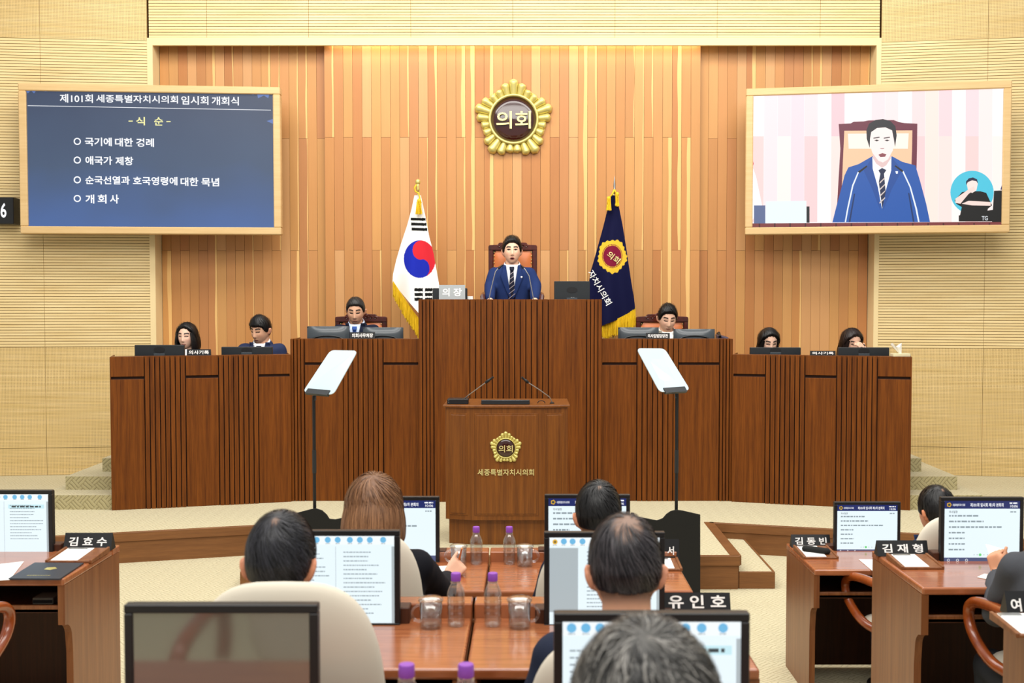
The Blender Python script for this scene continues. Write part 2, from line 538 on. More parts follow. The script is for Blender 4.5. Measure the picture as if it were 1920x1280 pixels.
# header panels
zh = at(960, 71, WF).z
hp = bpy.data.objects.new('wall_header', None); COL.objects.link(hp); struct(hp); tag(hp, 'cream slatted header above the wood panelling')
edges = [at(p, 40, WF).x for p in (278.6, 387.5, 578.5, 770, 961.5, 1153, 1345, 1538, 1649.9)]
for a, b in zip(edges, edges[1:]):
    grooved(a, b, zh, zh + 0.92, hp, WF)
MB().box(edges[0], edges[-1], WF - 0.004, WF + 0.035, ZT, zh + 0.001).build('header_trim', M['cream_plain'], hp)
for k, (xa, xb) in enumerate(((at(278.5, 300, WF).x, XL), (XR, at(1650, 300, WF).x))):
    o = struct(MB().box(xa, xb, WF - 0.006, WF + 0.27, ZS, zh - 0.001).build('trim_%d' % (k + 1), M['cream_plain']))
    tag(o, 'cream jamb at the %s edge of the wood panelling' % ('left', 'right')[k])

for nm, s, yaw in (('wall_left', -1, 6.0), ('wall_right', 1, 9.0)):
    cx = at(278.5, 300, WF).x if s < 0 else at(1650, 300, WF).x
    wl = MB().box(min(0, s * 3.6), max(0, s * 3.6), 0.02, 0.12, 0.0, 6.2).build(nm, M['groove'])
    struct(wl); tag(wl, 'cream wall of slats and perforated panels on the %s' % ('left' if s < 0 else 'right'))
    wl.location = (cx, WF, 0); wl.rotation_euler = (0, 0, R(yaw) * (1 if s < 0 else -1))
    pw = 1.075 if s < 0 else 1.06
    xs = [0.0, pw, pw * 2, pw * 3.2]
    ysc = 11.66 if s < 0 else 11.6
    zA, zB, zC = 2.09 - 280 * ysc / F, 2.09 - (90 if s < 0 else 93) * ysc / F, 2.09 + 482 * ysc / F
    for a, b in zip(xs, xs[1:]):
        x0, x1 = (a, b) if s > 0 else (-b, -a)
        perf(x0, x1, ZS, zA, wl); perf(x0, x1, zA, zB, wl)
        grooved(x0, x1, zB, zC, wl)
        perf(x0, x1, zC, zC + 1.0, wl)

# ---------------- wood planks of the front wall
PAL = ['#c88e52', '#c2864d', '#ca9255', '#bd7f47', '#cf9858', '#c48b50', '#cb9156', '#c0844f', '#cf9a5c', '#c58a4e']
rng = random.Random(21)
pm = {}
pitch = 17.25 * 11.9 / F
def plank(x, w_, za, zb, y):
    key = (round(w_, 4), round(zb - za, 4))
    if key not in pm:
        pm[key] = MB().box(0, w_ - 0.0026, 0, 0.03, 0, zb - za - 0.0024).mesh('plank', M['plank'])
    o = link('plank', pm[key], front)
    o.location = (x, y, za)
    c = hx(rng.choice(PAL))
    k = rng.uniform(0.95, 1.04)
    alpha = 3.0
    u = rng.random()
    if u < 0.13: c = hx('#d6a169')
    elif u < 0.38: alpha = rng.choice((0.72, 0.8, 0.86, 0.62, 0.9))
    o.color = (min(1, c[0] * k), min(1, c[1] * k), min(1, c[2] * k), alpha)
    return o
z258, z469, z690 = at(960, 258, 11.9).z, at(960, 469, 11.9).z, at(960, 690, 11.9).z
xa, xb = at(609, 300, 11.86).x, at(1313, 300, 11.86).x
zbot = 0.55
def field(x0, x1, y, par):
    n = max(1, round((x1 - x0) / pitch)); p = (x1 - x0) / n
    for i in range(n):
        js = [ZT + 0.3, z258, z690] if (i + par) % 2 else [ZT + 0.3, z469]
        js.append(zbot)
        for a, b in zip(js, js[1:]):
            plank(x0 + i * p, p, b, a, y)
field(XL + 0.005, xa, 11.955, 0)
field(xa, xb, 11.87, 1)
field(xb, XR - 0.005, 11.955, 0)

# ================================================================== STAGE DESKS
def front_unit(name, label, A, B, pxA, pxB, zb, zt, spec, ygroove, depth, proud=0.0, group=None):
    "a panelled desk front from A to B; spec = list of (kind, px0, px1)"
    A, B = Vector((A[0], A[1], 0)), Vector((B[0], B[1], 0))
    d = B - A; L = d.length; a = math.atan2(d.y, d.x)
    t = thing(name, label, 'desk', (A.x, A.y, zb), a, group)
    H = zt - zb
    def lx(px): return (px - pxA) / (pxB - pxA) * L
    MB().box(0.004, L - 0.004, 0.028, 0.05, 0, H - 0.022).build('body', M['desk_dark'], t)
    MB().box(0.007, L - 0.007, 0.031, 0.15, H - 0.022, H - 0.002).build('ledge', M['desk'], t)
    MB().box(0.007, L - 0.007, 0.05, depth, H - 0.32, H - 0.29).build('worktop', M['desk'], t)
    sm = {}
    for kind, p0, p1 in spec:
        x0, x1 = lx(p0), lx(p1)
        if kind == 'panel':
            g = 0.004
            if ygroove is None:
                MB().box(x0 + g, x1 - g, 0.0, 0.03, 0, H).build('panel', M['desk'], t, bevel=0.002)
            else:
                MB().box(x0 + g, x1 - g, 0.0, 0.03, 0, H - ygroove - 0.024).build('panel', M['desk'], t, bevel=0.002)
                MB().box(x0 + g, x1 - g, 0.0, 0.03, H - ygroove, H).build('panel', M['desk'], t, bevel=0.002)
        else:
            n = int(kind)
            wv = (x1 - x0) / n
            key = round(wv, 4)
            if key not in sm:
                sm[key] = MB().box(0, wv - 0.0085, -0.012, 0.03, 0, H).mesh('slat', M['desk'])
            for i in range(n):
                o = link('slat', sm[key], t, bevel=0.0)
                o.location = (x0 + i * wv + 0.004, 0, 0)
    MB().box(-0.002, 0.006, 0.0, depth, 0, H - 0.002).build('end_panel', M['desk'], t)
    MB().box(L - 0.006, L + 0.002, 0.0, depth, 0, H - 0.002).build('end_panel', M['desk'], t)
    return t

XI, YI, XO, YO = 2.01, 10.11, 3.49, 9.69
ZSD = 1.585        # top of the long outer desks
ZMD = at(665, 635, 10.15).z
ZRO = at(957, 561, 10.1).z
front_unit('recorder_desk', 'long brown panelled desk at the left end of the stage', (-XO, YO), (-XI, YI), 205, 541, ZS, ZSD,
           [('panel', 205, 267), ('8', 267, 342), ('panel', 342, 404), ('8', 404, 479), ('panel', 479, 541)], 0.175, 0.42)
front_unit('recorder_desk', 'long brown panelled desk at the right end of the stage', (XI, YI), (XO, YO), 1372, 1713, ZS, ZSD,
           [('panel', 1372, 1437), ('8', 1437, 1513), ('panel', 1513, 1574), ('8', 1574, 1650), ('panel', 1650, 1713)], 0.175, 0.42)
xr0, xr1 = at(785, 600, 10.1).x, at(1128, 600, 10.1).x
front_unit('officer_desk', 'brown panelled middle-height desk left of the tall rostrum', (-XI - 0.005, 10.15), (xr0 - 0.004, 10.15), 541, 785, ZS, ZMD,
           [('4', 541, 567), ('panel', 567, 641), ('8', 641, 717), ('panel', 717, 785)], 0.215, 0.42)
front_unit('officer_desk', 'brown panelled middle-height desk right of the tall rostrum', (xr1 + 0.004, 10.15), (XI + 0.005, 10.15), 1128, 1372, ZS, ZMD,
           [('panel', 1128, 1194), ('8', 1194, 1271), ('panel', 1271, 1348), ('4', 1348, 1372)], 0.215, 0.42)
front_unit('rostrum', 'tall central wooden rostrum desk with vertical slats', (xr0, 10.1), (xr1, 10.1), 785, 1128, ZS, ZRO,
           [('4', 785, 813), ('panel', 813, 881), ('14', 881, 1028), ('panel', 1028, 1100), ('4', 1100, 1128)], None, 0.50)

# ================================================================== WALL EMBLEM
def pent_r(th, a):
    d = abs(((th - PI / 2 + R(36)) % R(72)) - R(36))        # 0 at a corner, 36 deg between corners
    return a * float(np.interp(math.degrees(d), [0, 14.4, 28.8, 36], [1.25, 1.15, 1.02, 0.99]))
def emblem(name, rad, parent=None, letters=True):
    "gold petal crest, facing -y, centre at the origin; rad = distance to the top petal tip"
    e = parent
    a = rad * 0.80
    for i in range(25):
        th = PI / 2 + i * 2 * PI / 25
        ro = pent_r(th, a)
        ri = rad * 0.50
        corner = abs((th - PI / 2 + R(36)) % R(72) - R(36)) < R(3)
        wd = rad * (0.125 if corner else 0.112)
        mb = MB()
        def fn(u, v):
            # u along the petal, v around
            s_ = u
            wloc = wd * (0.55 + 0.55 * s_) * math.sqrt(max(0.0, 1 - max(0, (s_ - 0.78) / 0.22) ** 2))
            r_ = ri + (ro - ri) * s_
            an = PI * v
            xx = math.cos(an) * wloc
            hh = math.sin(an) ** 0.8 * wloc * 1.4 if math.sin(an) > 0 else 0
            return (r_ * math.cos(th) - xx * math.sin(th), -0.004 * rad - hh, r_ * math.sin(th) + xx * math.cos(th))
        mb.grid(fn, 9, 8)
        mb.build('petal', M['gold'], e, smooth='all')
    MB().lathe([(rad * 0.80, 0), (rad * 0.80, rad * 0.03), (0, rad * 0.03)], 30, Matrix.Rotation(R(90), 4, 'X')).build('back_plate', M['gold'], e)
    MB().lathe([(rad * 0.575, 0), (rad * 0.62, rad * 0.10), (rad * 0.60, rad * 0.17), (rad * 0.55, rad * 0.15), (rad * 0.55, 0)], 48, Matrix.Rotation(R(90), 4, 'X')).build('rim', M['gold'], e, smooth='all')
    MB().lathe([(rad * 0.56, rad * 0.02), (rad * 0.56, rad * 0.11), (rad * 0.40, rad * 0.15), (rad * 0.2, rad * 0.17), (0, rad * 0.175)], 48, Matrix.Rotation(R(90), 4, 'X')).build('disc', M['maroon'], e, smooth='all')
    tm = text_mesh('의회', rad * 0.84, rad * 0.42, bold=0.012, ext=rad * 0.05)
    o = tm.build('lettering', M['gold_soft'], e); o.location = (0, -rad * 0.165, rad * -0.03)
ce = at(963, 224, 11.83)
em = thing('wall_emblem', 'large gold petal crest with maroon disc high on the plank wall', 'emblem', (ce.x, 11.86, ce.z))
emblem('wall_emblem', 76.5 * 11.8 / F, em)

# ================================================================== BIG SCREENS
self_flat = False
class Board:
    def __init__(s, name, label, pL, pR, ztop, zbot, frame_px):
        s.pL, s.pR = Vector(pL), Vector(pR)
        d = s.pR - s.pL; s.W = d.length; a = math.atan2(d.y, d.x)
        s.u = d.normalized(); s.n = Vector((s.u.y, -s.u.x, 0))
        s.zt, s.zb = ztop, zbot
        s.t = thing(name, label, 'screen', (pL[0], pL[1], zbot), a)
        s.H = ztop - zbot
        b = frame_px; W, H = s.W, s.H
        for (x0, x1, z0, z1) in ((0, W, H - b, H), (0, W, 0, b), (0, b, b, H - b), (W - b, W, b, H - b)):
            MB().box(x0, x1, 0, 0.13, z0, z1).build('frame_bar', M['frame'], s.t, bevel=0.008)
        MB().box(b * 0.6, W - b * 0.6, 0.045, 0.12, b * 0.6, H - b * 0.6).build('back_cover', M['black'], s.t)
        MB().box(W * 0.3, W * 0.7, 0.12, 0.2, H * 0.3, H * 0.7).build('wall_bracket', M['black'], s.t)
        s.p0 = s.pL + s.n * -0.03
    def loc(s, px, py):
        p = onplane(px, py, s.p0, s.n) - Vector((s.pL.x, s.pL.y, s.zb))
        return p.dot(s.u), p.z
    def poly(s, pts, m, lay, name='picture_patch', parent=None):
        q = [s.loc(*p) for p in pts]
        ar = sum(q[i][0] * q[(i + 1) % len(q)][1] - q[(i + 1) % len(q)][0] * q[i][1] for i in range(len(q)))
        if ar < 0: q = q[::-1]
        return MB().add([(x, 0.03 - 0.0006 * lay, z) for x, z in q], [tuple(range(len(q)))]).build(name, m, parent or s.t)
    def text(s, body, px0, py0, px1, py1, m, lay=2, bold=0.02, parent=None, name='lettering'):
        ws = body.split(' ')
        if len(ws) > 1:                       # one piece of lettering per word
            tot = sum(sum(0.55 if c.isdigit() else 1 for c in w_) for w_ in ws) + 0.34 * (len(ws) - 1); x = px0
            for w_ in ws:
                wd = sum(0.55 if c.isdigit() else 1 for c in w_) / tot * (px1 - px0)
                dy = 0.0 if self_flat else (x - px0) * 0.0165
                s.text(w_, x, py0 + dy, x + wd, py1 + dy, m, lay, bold)
                x += wd + 0.34 / tot * (px1 - px0)
            return
        xa, za = s.loc(px0, py0); xb, zb = s.loc(px1, py1)
        o = text_mesh(body, abs(xb - xa), abs(zb - za), bold, 0).build(name, m, parent or s.t)
        o.location = ((xa + xb) / 2, 0.03 - 0.0006 * lay, (za + zb) / 2)
        return o

E_white = emit_mat('screen_white', '#f4f6fa', 1.0)
E_yel = emit_mat('screen_pale_yellow', '#f3efa6', 0.95)
b1 = Board('wall_screen', 'large wall screen showing white lines of text on blue', at(33, 155, 11.28).to_tuple()[:2] + (0,), at(525, 163, 11.5).to_tuple()[:2] + (0,), at(525, 163, 11.5).z, at(525, 440, 11.5).z, 0.075)
def blue_mat():
    m = mat('screen_blue', (0.004, 0.004, 0.004, 1), 0.4, emit='#3f5a86', estr=1.0); t = NT(m)
    tc = t.n('ShaderNodeTexCoord'); sp = t.n('ShaderNodeSeparateXYZ'); t.l(tc.outputs['Generated'], sp.inputs[0])
    n = t.noise(t.mapv(tc.outputs['Generated'], (3, 1, 2)), 1.0, 2)
    f = t.math('ADD', t.math('MULTIPLY', sp.outputs[2], 0.8), t.math('MULTIPLY', n, 0.35))
    t.l(t.ramp(f, [(0.1, hx('#46659f')), (0.55, hx('#425470')), (0.95, hx('#38455f'))]), t.b.inputs['Emission Color'])
    return m
x0, z0 = b1.loc(45, 435); x1, z1_ = b1.loc(517, 165)
disp1 = MB().box(b1.W * 0.02, b1.W * 0.98, 0.03, 0.046, 0.06, b1.H - 0.06).build('display', blue_mat(), b1.t)
b1.text('제101회 세종특별자치시의회 임시회 개회식', 112, 176, 448, 193, E_white, bold=0.018)
b1.poly([(52, 197.5), (508, 206), (508, 207), (52, 198.5)], E_white, 2, 'rule_line')
b1.text('식', 255, 219, 272, 235, E_yel, bold=0.02); b1.text('순', 289, 219.5, 306, 235.5, E_yel, bold=0.02)
b1.poly([(241, 226), (249, 226), (249, 228), (241, 228)], E_yel, 2, 'dash'); b1.poly([(312, 227), (320, 227), (320, 229), (312, 229)], E_yel, 2, 'dash')
for (py, txt, x0_, x1_) in ((266, '국기에 대한 경례', 159, 289), (301, '애국가 제창', 160, 250), (338, '순국선열과 호국영령에 대한 묵념', 160, 411), (373, '', 160, 223)):
    if txt: b1.text(txt, x0_, py - 8.5, x1_, py + 8.0, E_white, bold=0.024)
    cx_, cz_ = b1.loc(145, py - 1)
    MB().grid(lambda u, v: (cx_ + (0.024 + 0.012 * v) * math.cos(2 * PI * u), 0.0288, cz_ + (0.024 + 0.012 * v) * math.sin(2 * PI * u)), 28, 1).build('bullet_ring', E_white, b1.t)
for ch_, a_ in (('개', 160), ('회', 183), ('사', 206)): b1.text(ch_, a_, 364.5, a_ + 17, 381.5, E_white, bold=0.024)
E_lb = emit_mat('screen_light_blue', '#5a78b8', 0.9)
for pts in (((46, 167), (70, 167.5), (64, 175), (58, 170), (52, 175)), ((75, 168), (96, 168), (86, 172)), ((482, 176), (505, 177), (503, 184), (495, 179), (484, 184)), ((470, 175), (480, 176), (474, 178)), ((500, 227), (514, 222), (514, 233))):
    b1.poly(pts, E_lb, 1, 'ribbon_pattern')

b2 = Board('wall_screen', 'large wall screen showing a man in blue suit speaking', at(1399, 164, 11.5).to_tuple()[:2] + (0,), at(1898, 153, 11.06).to_tuple()[:2] + (0,), at(1399, 166, 11.5).z, at(1399, 440, 11.5).z, 0.075)
def q(x, y): return (1360 + x / 3.2, 60 + y / 3.2)
def Q(*p): return [q(*c) for c in p]
EM = {}
def em_(c, s=1.0):
    if c not in EM: EM[c] = emit_mat('picture_' + c.lstrip('#'), c, s)
    return EM[c]
disp2 = MB().box(b2.W * 0.02, b2.W * 0.98, 0.03, 0.046, 0.06, b2.H - 0.06).build('display', em_('#fbeef0'), b2.t)
cols = ['#fff8f8', '#fbe3e6', '#fbdfe3', '#fadbe2', '#f9e0e2', '#fffafa', '#f6c9cf', '#fff4f4', '#fdf0f0', '#fbdfe2', '#fbe3e3', '#fffaf8', '#fbdcdc', '#fde4da', '#fad6da', '#fff2ee', '#fbdade', '#fde9e6', '#fff6f4']
nx = len(cols)
for i, c in enumerate(cols):
    xa_, xb_ = 152 + i * (1683 - 152) / nx, 152 + (i + 1) * (1683 - 152) / nx
    sl = lambda x: 372 - (x - 152) * 0.0255
    b2.poly(Q((xa_ + 1.5, sl(xa_)), (xb_ - 0.5, sl(xb_)), (xb_ - 3.5, 1140), (xa_ - 1.5, 1140)), em_(c), 1)
    if i % 2 == 0:
        c2 = ['#fbd3d0', '#ffeee8', '#f9cfd0', '#fde0da'][(i // 2) % 4]
        b2.poly(Q((xa_, 625), (xb_ - 2, 625), (xb_ - 4, 1140), (xa_ - 2, 1140)), em_(c2), 1.6)
P2 = b2.poly
P2(Q((148, 1148), (1668, 1138), (1668, 1172), (148, 1182)), em_('#7d3838'), 2)
for i in range(16):
    xx = 200 + i * 92
    P2(Q((xx, 1146), (xx + 9, 1146), (xx + 9, 1178), (xx, 1178)), em_('#4a2022'), 2.4)
P2(Q((148, 705), (160, 800), (185, 870), (220, 1040), (148, 1150)), em_('#ffffff'), 2); P2(Q((148, 700), (170, 790), (148, 860)), em_('#d8404c'), 2.5)
P2(Q((172, 1040), (240, 1040), (240, 1148), (172, 1148)), em_('#5d6b92'), 2.5)
P2(Q((242, 1016), (486, 1012), (487, 1145), (240, 1147)), em_('#e6f2f6'), 3); P2(Q((487, 1046), (505, 1046), (505, 1144), (487, 1144)), em_('#1d2226'), 3)
P2(Q((1612, 952), (1670, 950), (1670, 1140), (1600, 1140)), em_('#0c0d10'), 2.5); P2(Q((1650, 945), (1674, 870), (1674, 950)), em_('#1b1f66'), 2.2)
# chair behind the speaker
P2(Q((680, 552), (752, 548), (770, 538), (830, 536), (860, 530), (1010, 528), (1040, 540), (1075, 546), (1152, 550), (1150, 700), (1140, 1140), (664, 1140), (690, 700)), em_('#6e2b3e'), 2.2)
P2(Q((714, 592), (1122, 590), (1120, 700), (1105, 1140), (690, 1140), (706, 760)), em_('#f7c7a0'), 2.6)
P2(Q((735, 610), (1100, 608), (1095, 700), (740, 700)), em_('#fdeee2'), 2.9)
# suit, shirt, tie, head
P2(Q((882, 745), (800, 792), (738, 812), (715, 860), (690, 960), (665, 1050), (642, 1142), (1228, 1140), (1205, 1030), (1170, 900), (1140, 800), (1060, 778), (1000, 745), (940, 800)), em_('#2257a8'), 3.2)
for a_, b_ in (((775, 970), (745, 1140)), ((1100, 965), (1130, 1140))):
    P2(Q((a_[0] - 4, a_[1]), (a_[0] + 4, a_[1]), (b_[0] + 5, b_[1]), (b_[0] - 5, b_[1])), em_('#123063'), 3.5)
P2(Q((882, 750), (996, 750), (995, 830), (960, 960), (940, 1060), (915, 930), (884, 820)), em_('#fdfdfd'), 3.6)
P2(Q((918, 830), (940, 815), (966, 828), (952, 850), (962, 960), (942, 1060), (920, 900), (930, 850)), em_('#1c2749'), 4)
for yy in (880, 920, 960, 1000):
    P2(Q((924, yy + 22), (958, yy - 10), (958, yy - 2), (926, yy + 30)), em_('#d8c8c0'), 4.3)
P2(Q((882, 750), (850, 800), (830, 830), (880, 940), (930, 1070), (915, 930), (884, 820)), em_('#1d4c98'), 4); P2(Q((996, 750), (1030, 790), (1060, 830), (1000, 940), (945, 1075), (962, 960), (995, 830)), em_('#1d4c98'), 4)
P2(Q((886, 700), (990, 700), (992, 760), (965, 800), (940, 815), (905, 790), (884, 755)), em_('#e3c3c0'), 4.4)
P2(Q((858, 570), (1015, 570), (1018, 640), (1005, 710), (975, 765), (945, 783), (918, 772), (882, 725), (862, 660)), em_('#fdeae6'), 5)
P2(Q((848, 640), (846, 590), (862, 550), (900, 528), (945, 522), (990, 534), (1020, 565), (1028, 620), (1018, 690), (1010, 640), (1000, 590), (960, 572), (910, 576), (875, 600), (868, 640), (866, 695)), em_('#26242b'), 5.6)
for xx in (908, 970):
    P2(Q((xx - 20, 634), (xx + 16, 628), (xx + 18, 634), (xx - 20, 640)), em_('#4a3f44'), 6); P2(Q((xx - 16, 650), (xx, 645), (xx + 16, 650), (xx, 656)), em_('#2a2226'), 6)
P2(Q((926, 697), (956, 696), (948, 702), (934, 702)), em_('#b98f90'), 6); P2(Q((918, 736), (942, 726), (966, 734), (958, 748), (930, 750)), em_('#8d4a52'), 6)
P2(Q((1020, 835), (1036, 835), (1034, 850), (1024, 850)), em_('#eef4ff'), 5)
for pts in (((716, 1140), (730, 1060), (760, 920), (795, 838), (803, 838), (768, 924), (738, 1062), (724, 1140)), ((1156, 1140), (1140, 1060), (1105, 930), (1060, 835), (1068, 832), (1113, 928), (1150, 1060), (1165, 1140))):
    P2(Q(*pts), em_('#e8eef6'), 6)
P2(Q((795, 838), (848, 800), (852, 808), (805, 846)), em_('#1a1a20'), 6.5); P2(Q((1014, 804), (1022, 800), (1068, 832), (1062, 842)), em_('#1a1a20'), 6.5)
# sign-language inset
circ = [(1480 + 130 * math.cos(a), 962 + 130 * math.sin(a)) for a in [2 * PI * i / 40 for i in range(40)]]
P2(Q(*circ), em_('#4cc3dc'), 4)
P2(Q((1375, 1010), (1420, 960), (1450, 955), (1530, 955), (1565, 965), (1600, 1040), (1575, 1060), (1560, 1136), (1400, 1136), (1418, 1050), (1385, 1030)), em_('#0b0b0c'), 5)
P2(Q((1380, 1000), (1450, 950), (1490, 925), (1500, 945), (1460, 970), (1410, 1030), (1380, 1025)), em_('#f6d9d0'), 6); P2(Q((1418, 1030), (1460, 1012), (1592, 1020), (1592, 1042), (1480, 1040)), em_('#f6d9d0'), 6)
P2(Q((1446, 905), (1452, 885), (1480, 878), (1508, 886), (1514, 910), (1506, 950), (1480, 966), (1456, 950)), em_('#f9e2da'), 5.5); P2(Q((1444, 920), (1444, 896), (1460, 878), (1485, 872), (1510, 884), (1516, 912), (1506, 895), (1480, 890), (1455, 900)), em_('#1f2440'), 6)
P2(Q((1400, 1100), (1640, 1060), (1640, 1136), (1400, 1136)), em_('#0b0b0c'), 5.2)
b2.text('TG', *q(1538, 1104), *q(1574, 1130), em_('#d7dbe0'), 7)

# digital clock at the left edge
pc = at(12, 394, 11.35)
ck = thing('wall_clock', 'black wall counter with a white digit at the left edge', 'clock', (at(-30, 394, 11.42).x, 11.42, at(0, 394, 11.42).z), R(4))
wck = at(24, 394, 11.42).x - at(-30, 394, 11.42).x
MB().box(0, wck, 0, 0.2, -0.14, 0.135).build('case', M['black'], ck, bevel=0.006)
o = text_mesh('6', 0.058, 0.15, 0.02, 0.002).build('digit', E_white, ck); o.location = (at(5.5, 394, 11.42).x - at(-30, 394, 11.42).x, -0.001, 0.0)

# ================================================================== FLAGS
def interp(tab, y):
    ys = [t_[0] for t_ in tab]; return float(np.interp(y, ys, [t_[1] for t_ in tab]))
def paint(me, cols):
    a = me.color_attributes.new('Col', 'FLOAT_COLOR', 'POINT')
    a.data.foreach_set('color', np.asarray(cols, dtype=np.float32).ravel())
def flag(name, label, Y, Lt, Rt, top, bot, pole, colour_fn, fringe_pts, kind):
    p0 = at(pole[0], pole[2], Y)
    foot = at(pole[1], 640, Y); foot.z = z3
    t = thing(name, label, 'flag', (foot.x, foot.y + 0.05, z3))
    org = Vector((foot.x, foot.y + 0.05, z3))
    def yb(u): return interp(bot, u)
    def dep(u, v): return 0.035 * v * math.sin(u * 9.5 + 0.8) + 0.02 * math.sin(u * 4 + 1) - 0.05 * math.sin(PI * u) * v
    NU, NV = 110, 260
    pts = []; pix = []
    for j in range(NV + 1):
        for i in range(NU + 1):
            u, v = i / NU, j / NV
            y = top + (yb(u) - top) * v
            x = interp(Lt, y) * (1 - u) + interp(Rt, y) * u
            pts.append(at(x, y, Y + dep(u, v)) - org); pix.append((x, y))
    mb = MB()
    f = [(j * (NU + 1) + i, j * (NU + 1) + i + 1, (j + 1) * (NU + 1) + i + 1, (j + 1) * (NU + 1) + i) for j in range(NV) for i in range(NU)]
    mb.add(pts, [q_[::-1] for q_ in f])
    me = mb.mesh('cloth', M['navy_flag'])
    paint(me, [colour_fn(x, y) for x, y in pix])
    link('cloth', me, t, smooth='all')
    # pole, foot and finial
    MB().tube([(0, 0, 0.03), Vector(p0 - org) + Vector((0, 0.06, -0.02))], 0.014, 10).build('pole', M['gold_soft'], t, smooth=True)
    MB().lathe([(0.16, 0), (0.16, 0.02), (0.05, 0.06), (0.02, 0.10), (0.0, 0.10)], 24).build('base', M['gold'], t, smooth=True)
    # fringe threads
    fr = MB()
    for k in range(150):
        s_ = (k + rng.random()) / 150
        xx = np.interp(s_ * (len(fringe_pts) - 1), range(len(fringe_pts)), [p[0] for p in fringe_pts])
        yy = np.interp(s_ * (len(fringe_pts) - 1), range(len(fringe_pts)), [p[1] for p in fringe_pts])
        ln = np.interp(s_ * (len(fringe_pts) - 1), range(len(fringe_pts)), [p[2] for p in fringe_pts]) * rng.uniform(0.88, 1.08)
        a = at(xx, yy - 4, Y - 0.03 + rng.uniform(-0.012, 0.012)) - org
        b = at(xx + rng.uniform(-1, 1), yy + ln, Y - 0.02 + rng.uniform(-0.02, 0.02)) - org
        fr.tube([a, (a + b) / 2 + Vector((0, -0.006, 0)), b], [0.004, 0.0038, 0.0045], 4)
    o = fr.build('fringe', M['yellow_fringe'], t); o['kind'] = 'stuff'
    return t, org
def lerpc(*h): return hx(h[0])
WHT, BLK, RED, BLU = hx('#f3f1ec'), hx('#141414'), hx('#d22a35'), hx('#1c2aa8')
def tg(x, y):
    n1, n2 = (x - 787) / 29.8, (485.5 - y) / 35.3
    if n1 * n1 + n2 * n2 < 1:
        if (n1 - 0.05) ** 2 + (n2 - 0.47) ** 2 < 0.25: return RED
        if (n1 - 0.12) ** 2 + (n2 + 0.5) ** 2 < 0.25: return BLU
        return RED if n1 - 0.1 > -0.06 * n2 + (0.0) else BLU
    for k, (ya, yb_) in enumerate(((408.5, 413.5), (417.5, 423), (427, 432.5))):
        yy = y - (x - 785) * 0.03
        if ya < yy < yb_ and 770 + k * 0.9 < x < 798 + k * 1.6: return BLK
    for k, (ya, yb_) in enumerate(((540.2, 546), (549, 555), (558, 564))):
        if ya < y < yb_ and 777 < x < 811 and not (793 < x < 796.6): return BLK
    return WHT
FY = 11.35
fl1, og1 = flag('national_flag', 'white flag with red and blue circle draped on a pole', FY,
     [(366, 777), (390, 772), (422, 763.5), (458, 751.5), (487, 743), (514, 736.8), (528, 736), (640, 736)],
     [(366, 789), (405, 797.5), (444, 805), (475, 813), (504, 818), (531, 823), (640, 838)],
     366, [(0, 529), (0.25, 556), (0.5, 585), (0.75, 612), (1, 618)], (783, 788, 352), tg,
     [(737, 531, 22), (748, 548, 27), (760, 566, 30), (772, 583, 30), (785, 601, 32), (800, 617, 30)], 'n')
p = at(783.5, 341, FY) - og1
MB().ell(p, 0.026, 0.026, 0.03).build('finial', M['gold'], fl1, smooth='all')
MB().lathe([(0.008, 0), (0.02, 0.03), (0.012, 0.06), (0.016, 0.08), (0, 0.09)], 12, Matrix.Translation(at(783.5, 360, FY) - og1)).build('finial_stem', M['gold'], fl1, smooth='all')
def tassel(parent, org, x, y0, y1, wpx, Y, name='tassel'):
    mb = MB()
    for k in range(34):
        a = at(x + rng.uniform(-0.35, 0.35) * wpx, y0 + 2, Y + rng.uniform(-0.02, 0.02)) - org
        b = at(x + rng.uniform(-0.5, 0.5) * wpx, y1 + rng.uniform(-1, 1), Y + rng.uniform(-0.03, 0.03)) - org
        mb.tube([a, b], 0.0045, 4)
    mb.ell(at(x, y0, Y) - org, 0.022, 0.022, 0.022, 10, 6)
    o = mb.build(name, M['yellow_fringe'], parent)
    return o
tassel(fl1, og1, 786, 376, 401, 13, FY - 0.06)
mb = MB(); 
cord = [at(x, y, FY - 0.03) - og1 for x, y in ((781, 346), (777, 352), (779, 359), (785, 362), (787, 370), (786, 377))]
mb.tube(cord, 0.008, 6).build('cord', M['yellow_fringe'], fl1, smooth='all')

NVY, YEL, MAR, GLD = hx('#0b0d33'), hx('#e0b735'), hx('#7a1633'), hx('#c79a2e')
def cf(x, y):
    n1, n2 = x - 1148, 480 - y
    r_ = math.hypot(n1, n2 * 0.86); th = math.atan2(n2, n1)
    if r_ < 17.3: return MAR
    if r_ < 18.2: return YEL
    if r_ < 19.2: return MAR
    ro = 26.5 * (1 + 0.035 * math.cos(20 * th)) * (1 + 0.05 * math.cos(5 * (th - R(60))))
    if r_ < ro: return YEL
    return NVY
CL = [(366, 1146), (395, 1138.5), (425, 1131), (458, 1122), (490, 1113), (510, 1107), (560, 1100), (640, 1096)]
CR = [(366, 1155), (390, 1161), (420, 1167), (450, 1172), (490, 1178), (530, 1184), (560, 1189), (578, 1191), (640, 1192)]
fl2, og2 = flag('council_flag', 'navy flag with yellow crest and white lettering on a pole', FY, CL, CR, 366,
     [(0, 610), (0.3, 612), (0.42, 607), (0.7, 597), (1, 578)], (1152, 1150, 352), cf,
     [(1126, 606, 22), (1136, 610, 24), (1150, 605, 24), (1165, 598, 26), (1180, 590, 26), (1191, 580, 30)], 'c')
MB().lathe([(0.006, 0), (0.017, 0.035), (0.008, 0.06), (0.013, 0.08), (0.0, 0.19)], 12, Matrix.Translation(at(1152, 364, FY) - og2)).build('spear_finial', M['steel'], fl2, smooth='all')
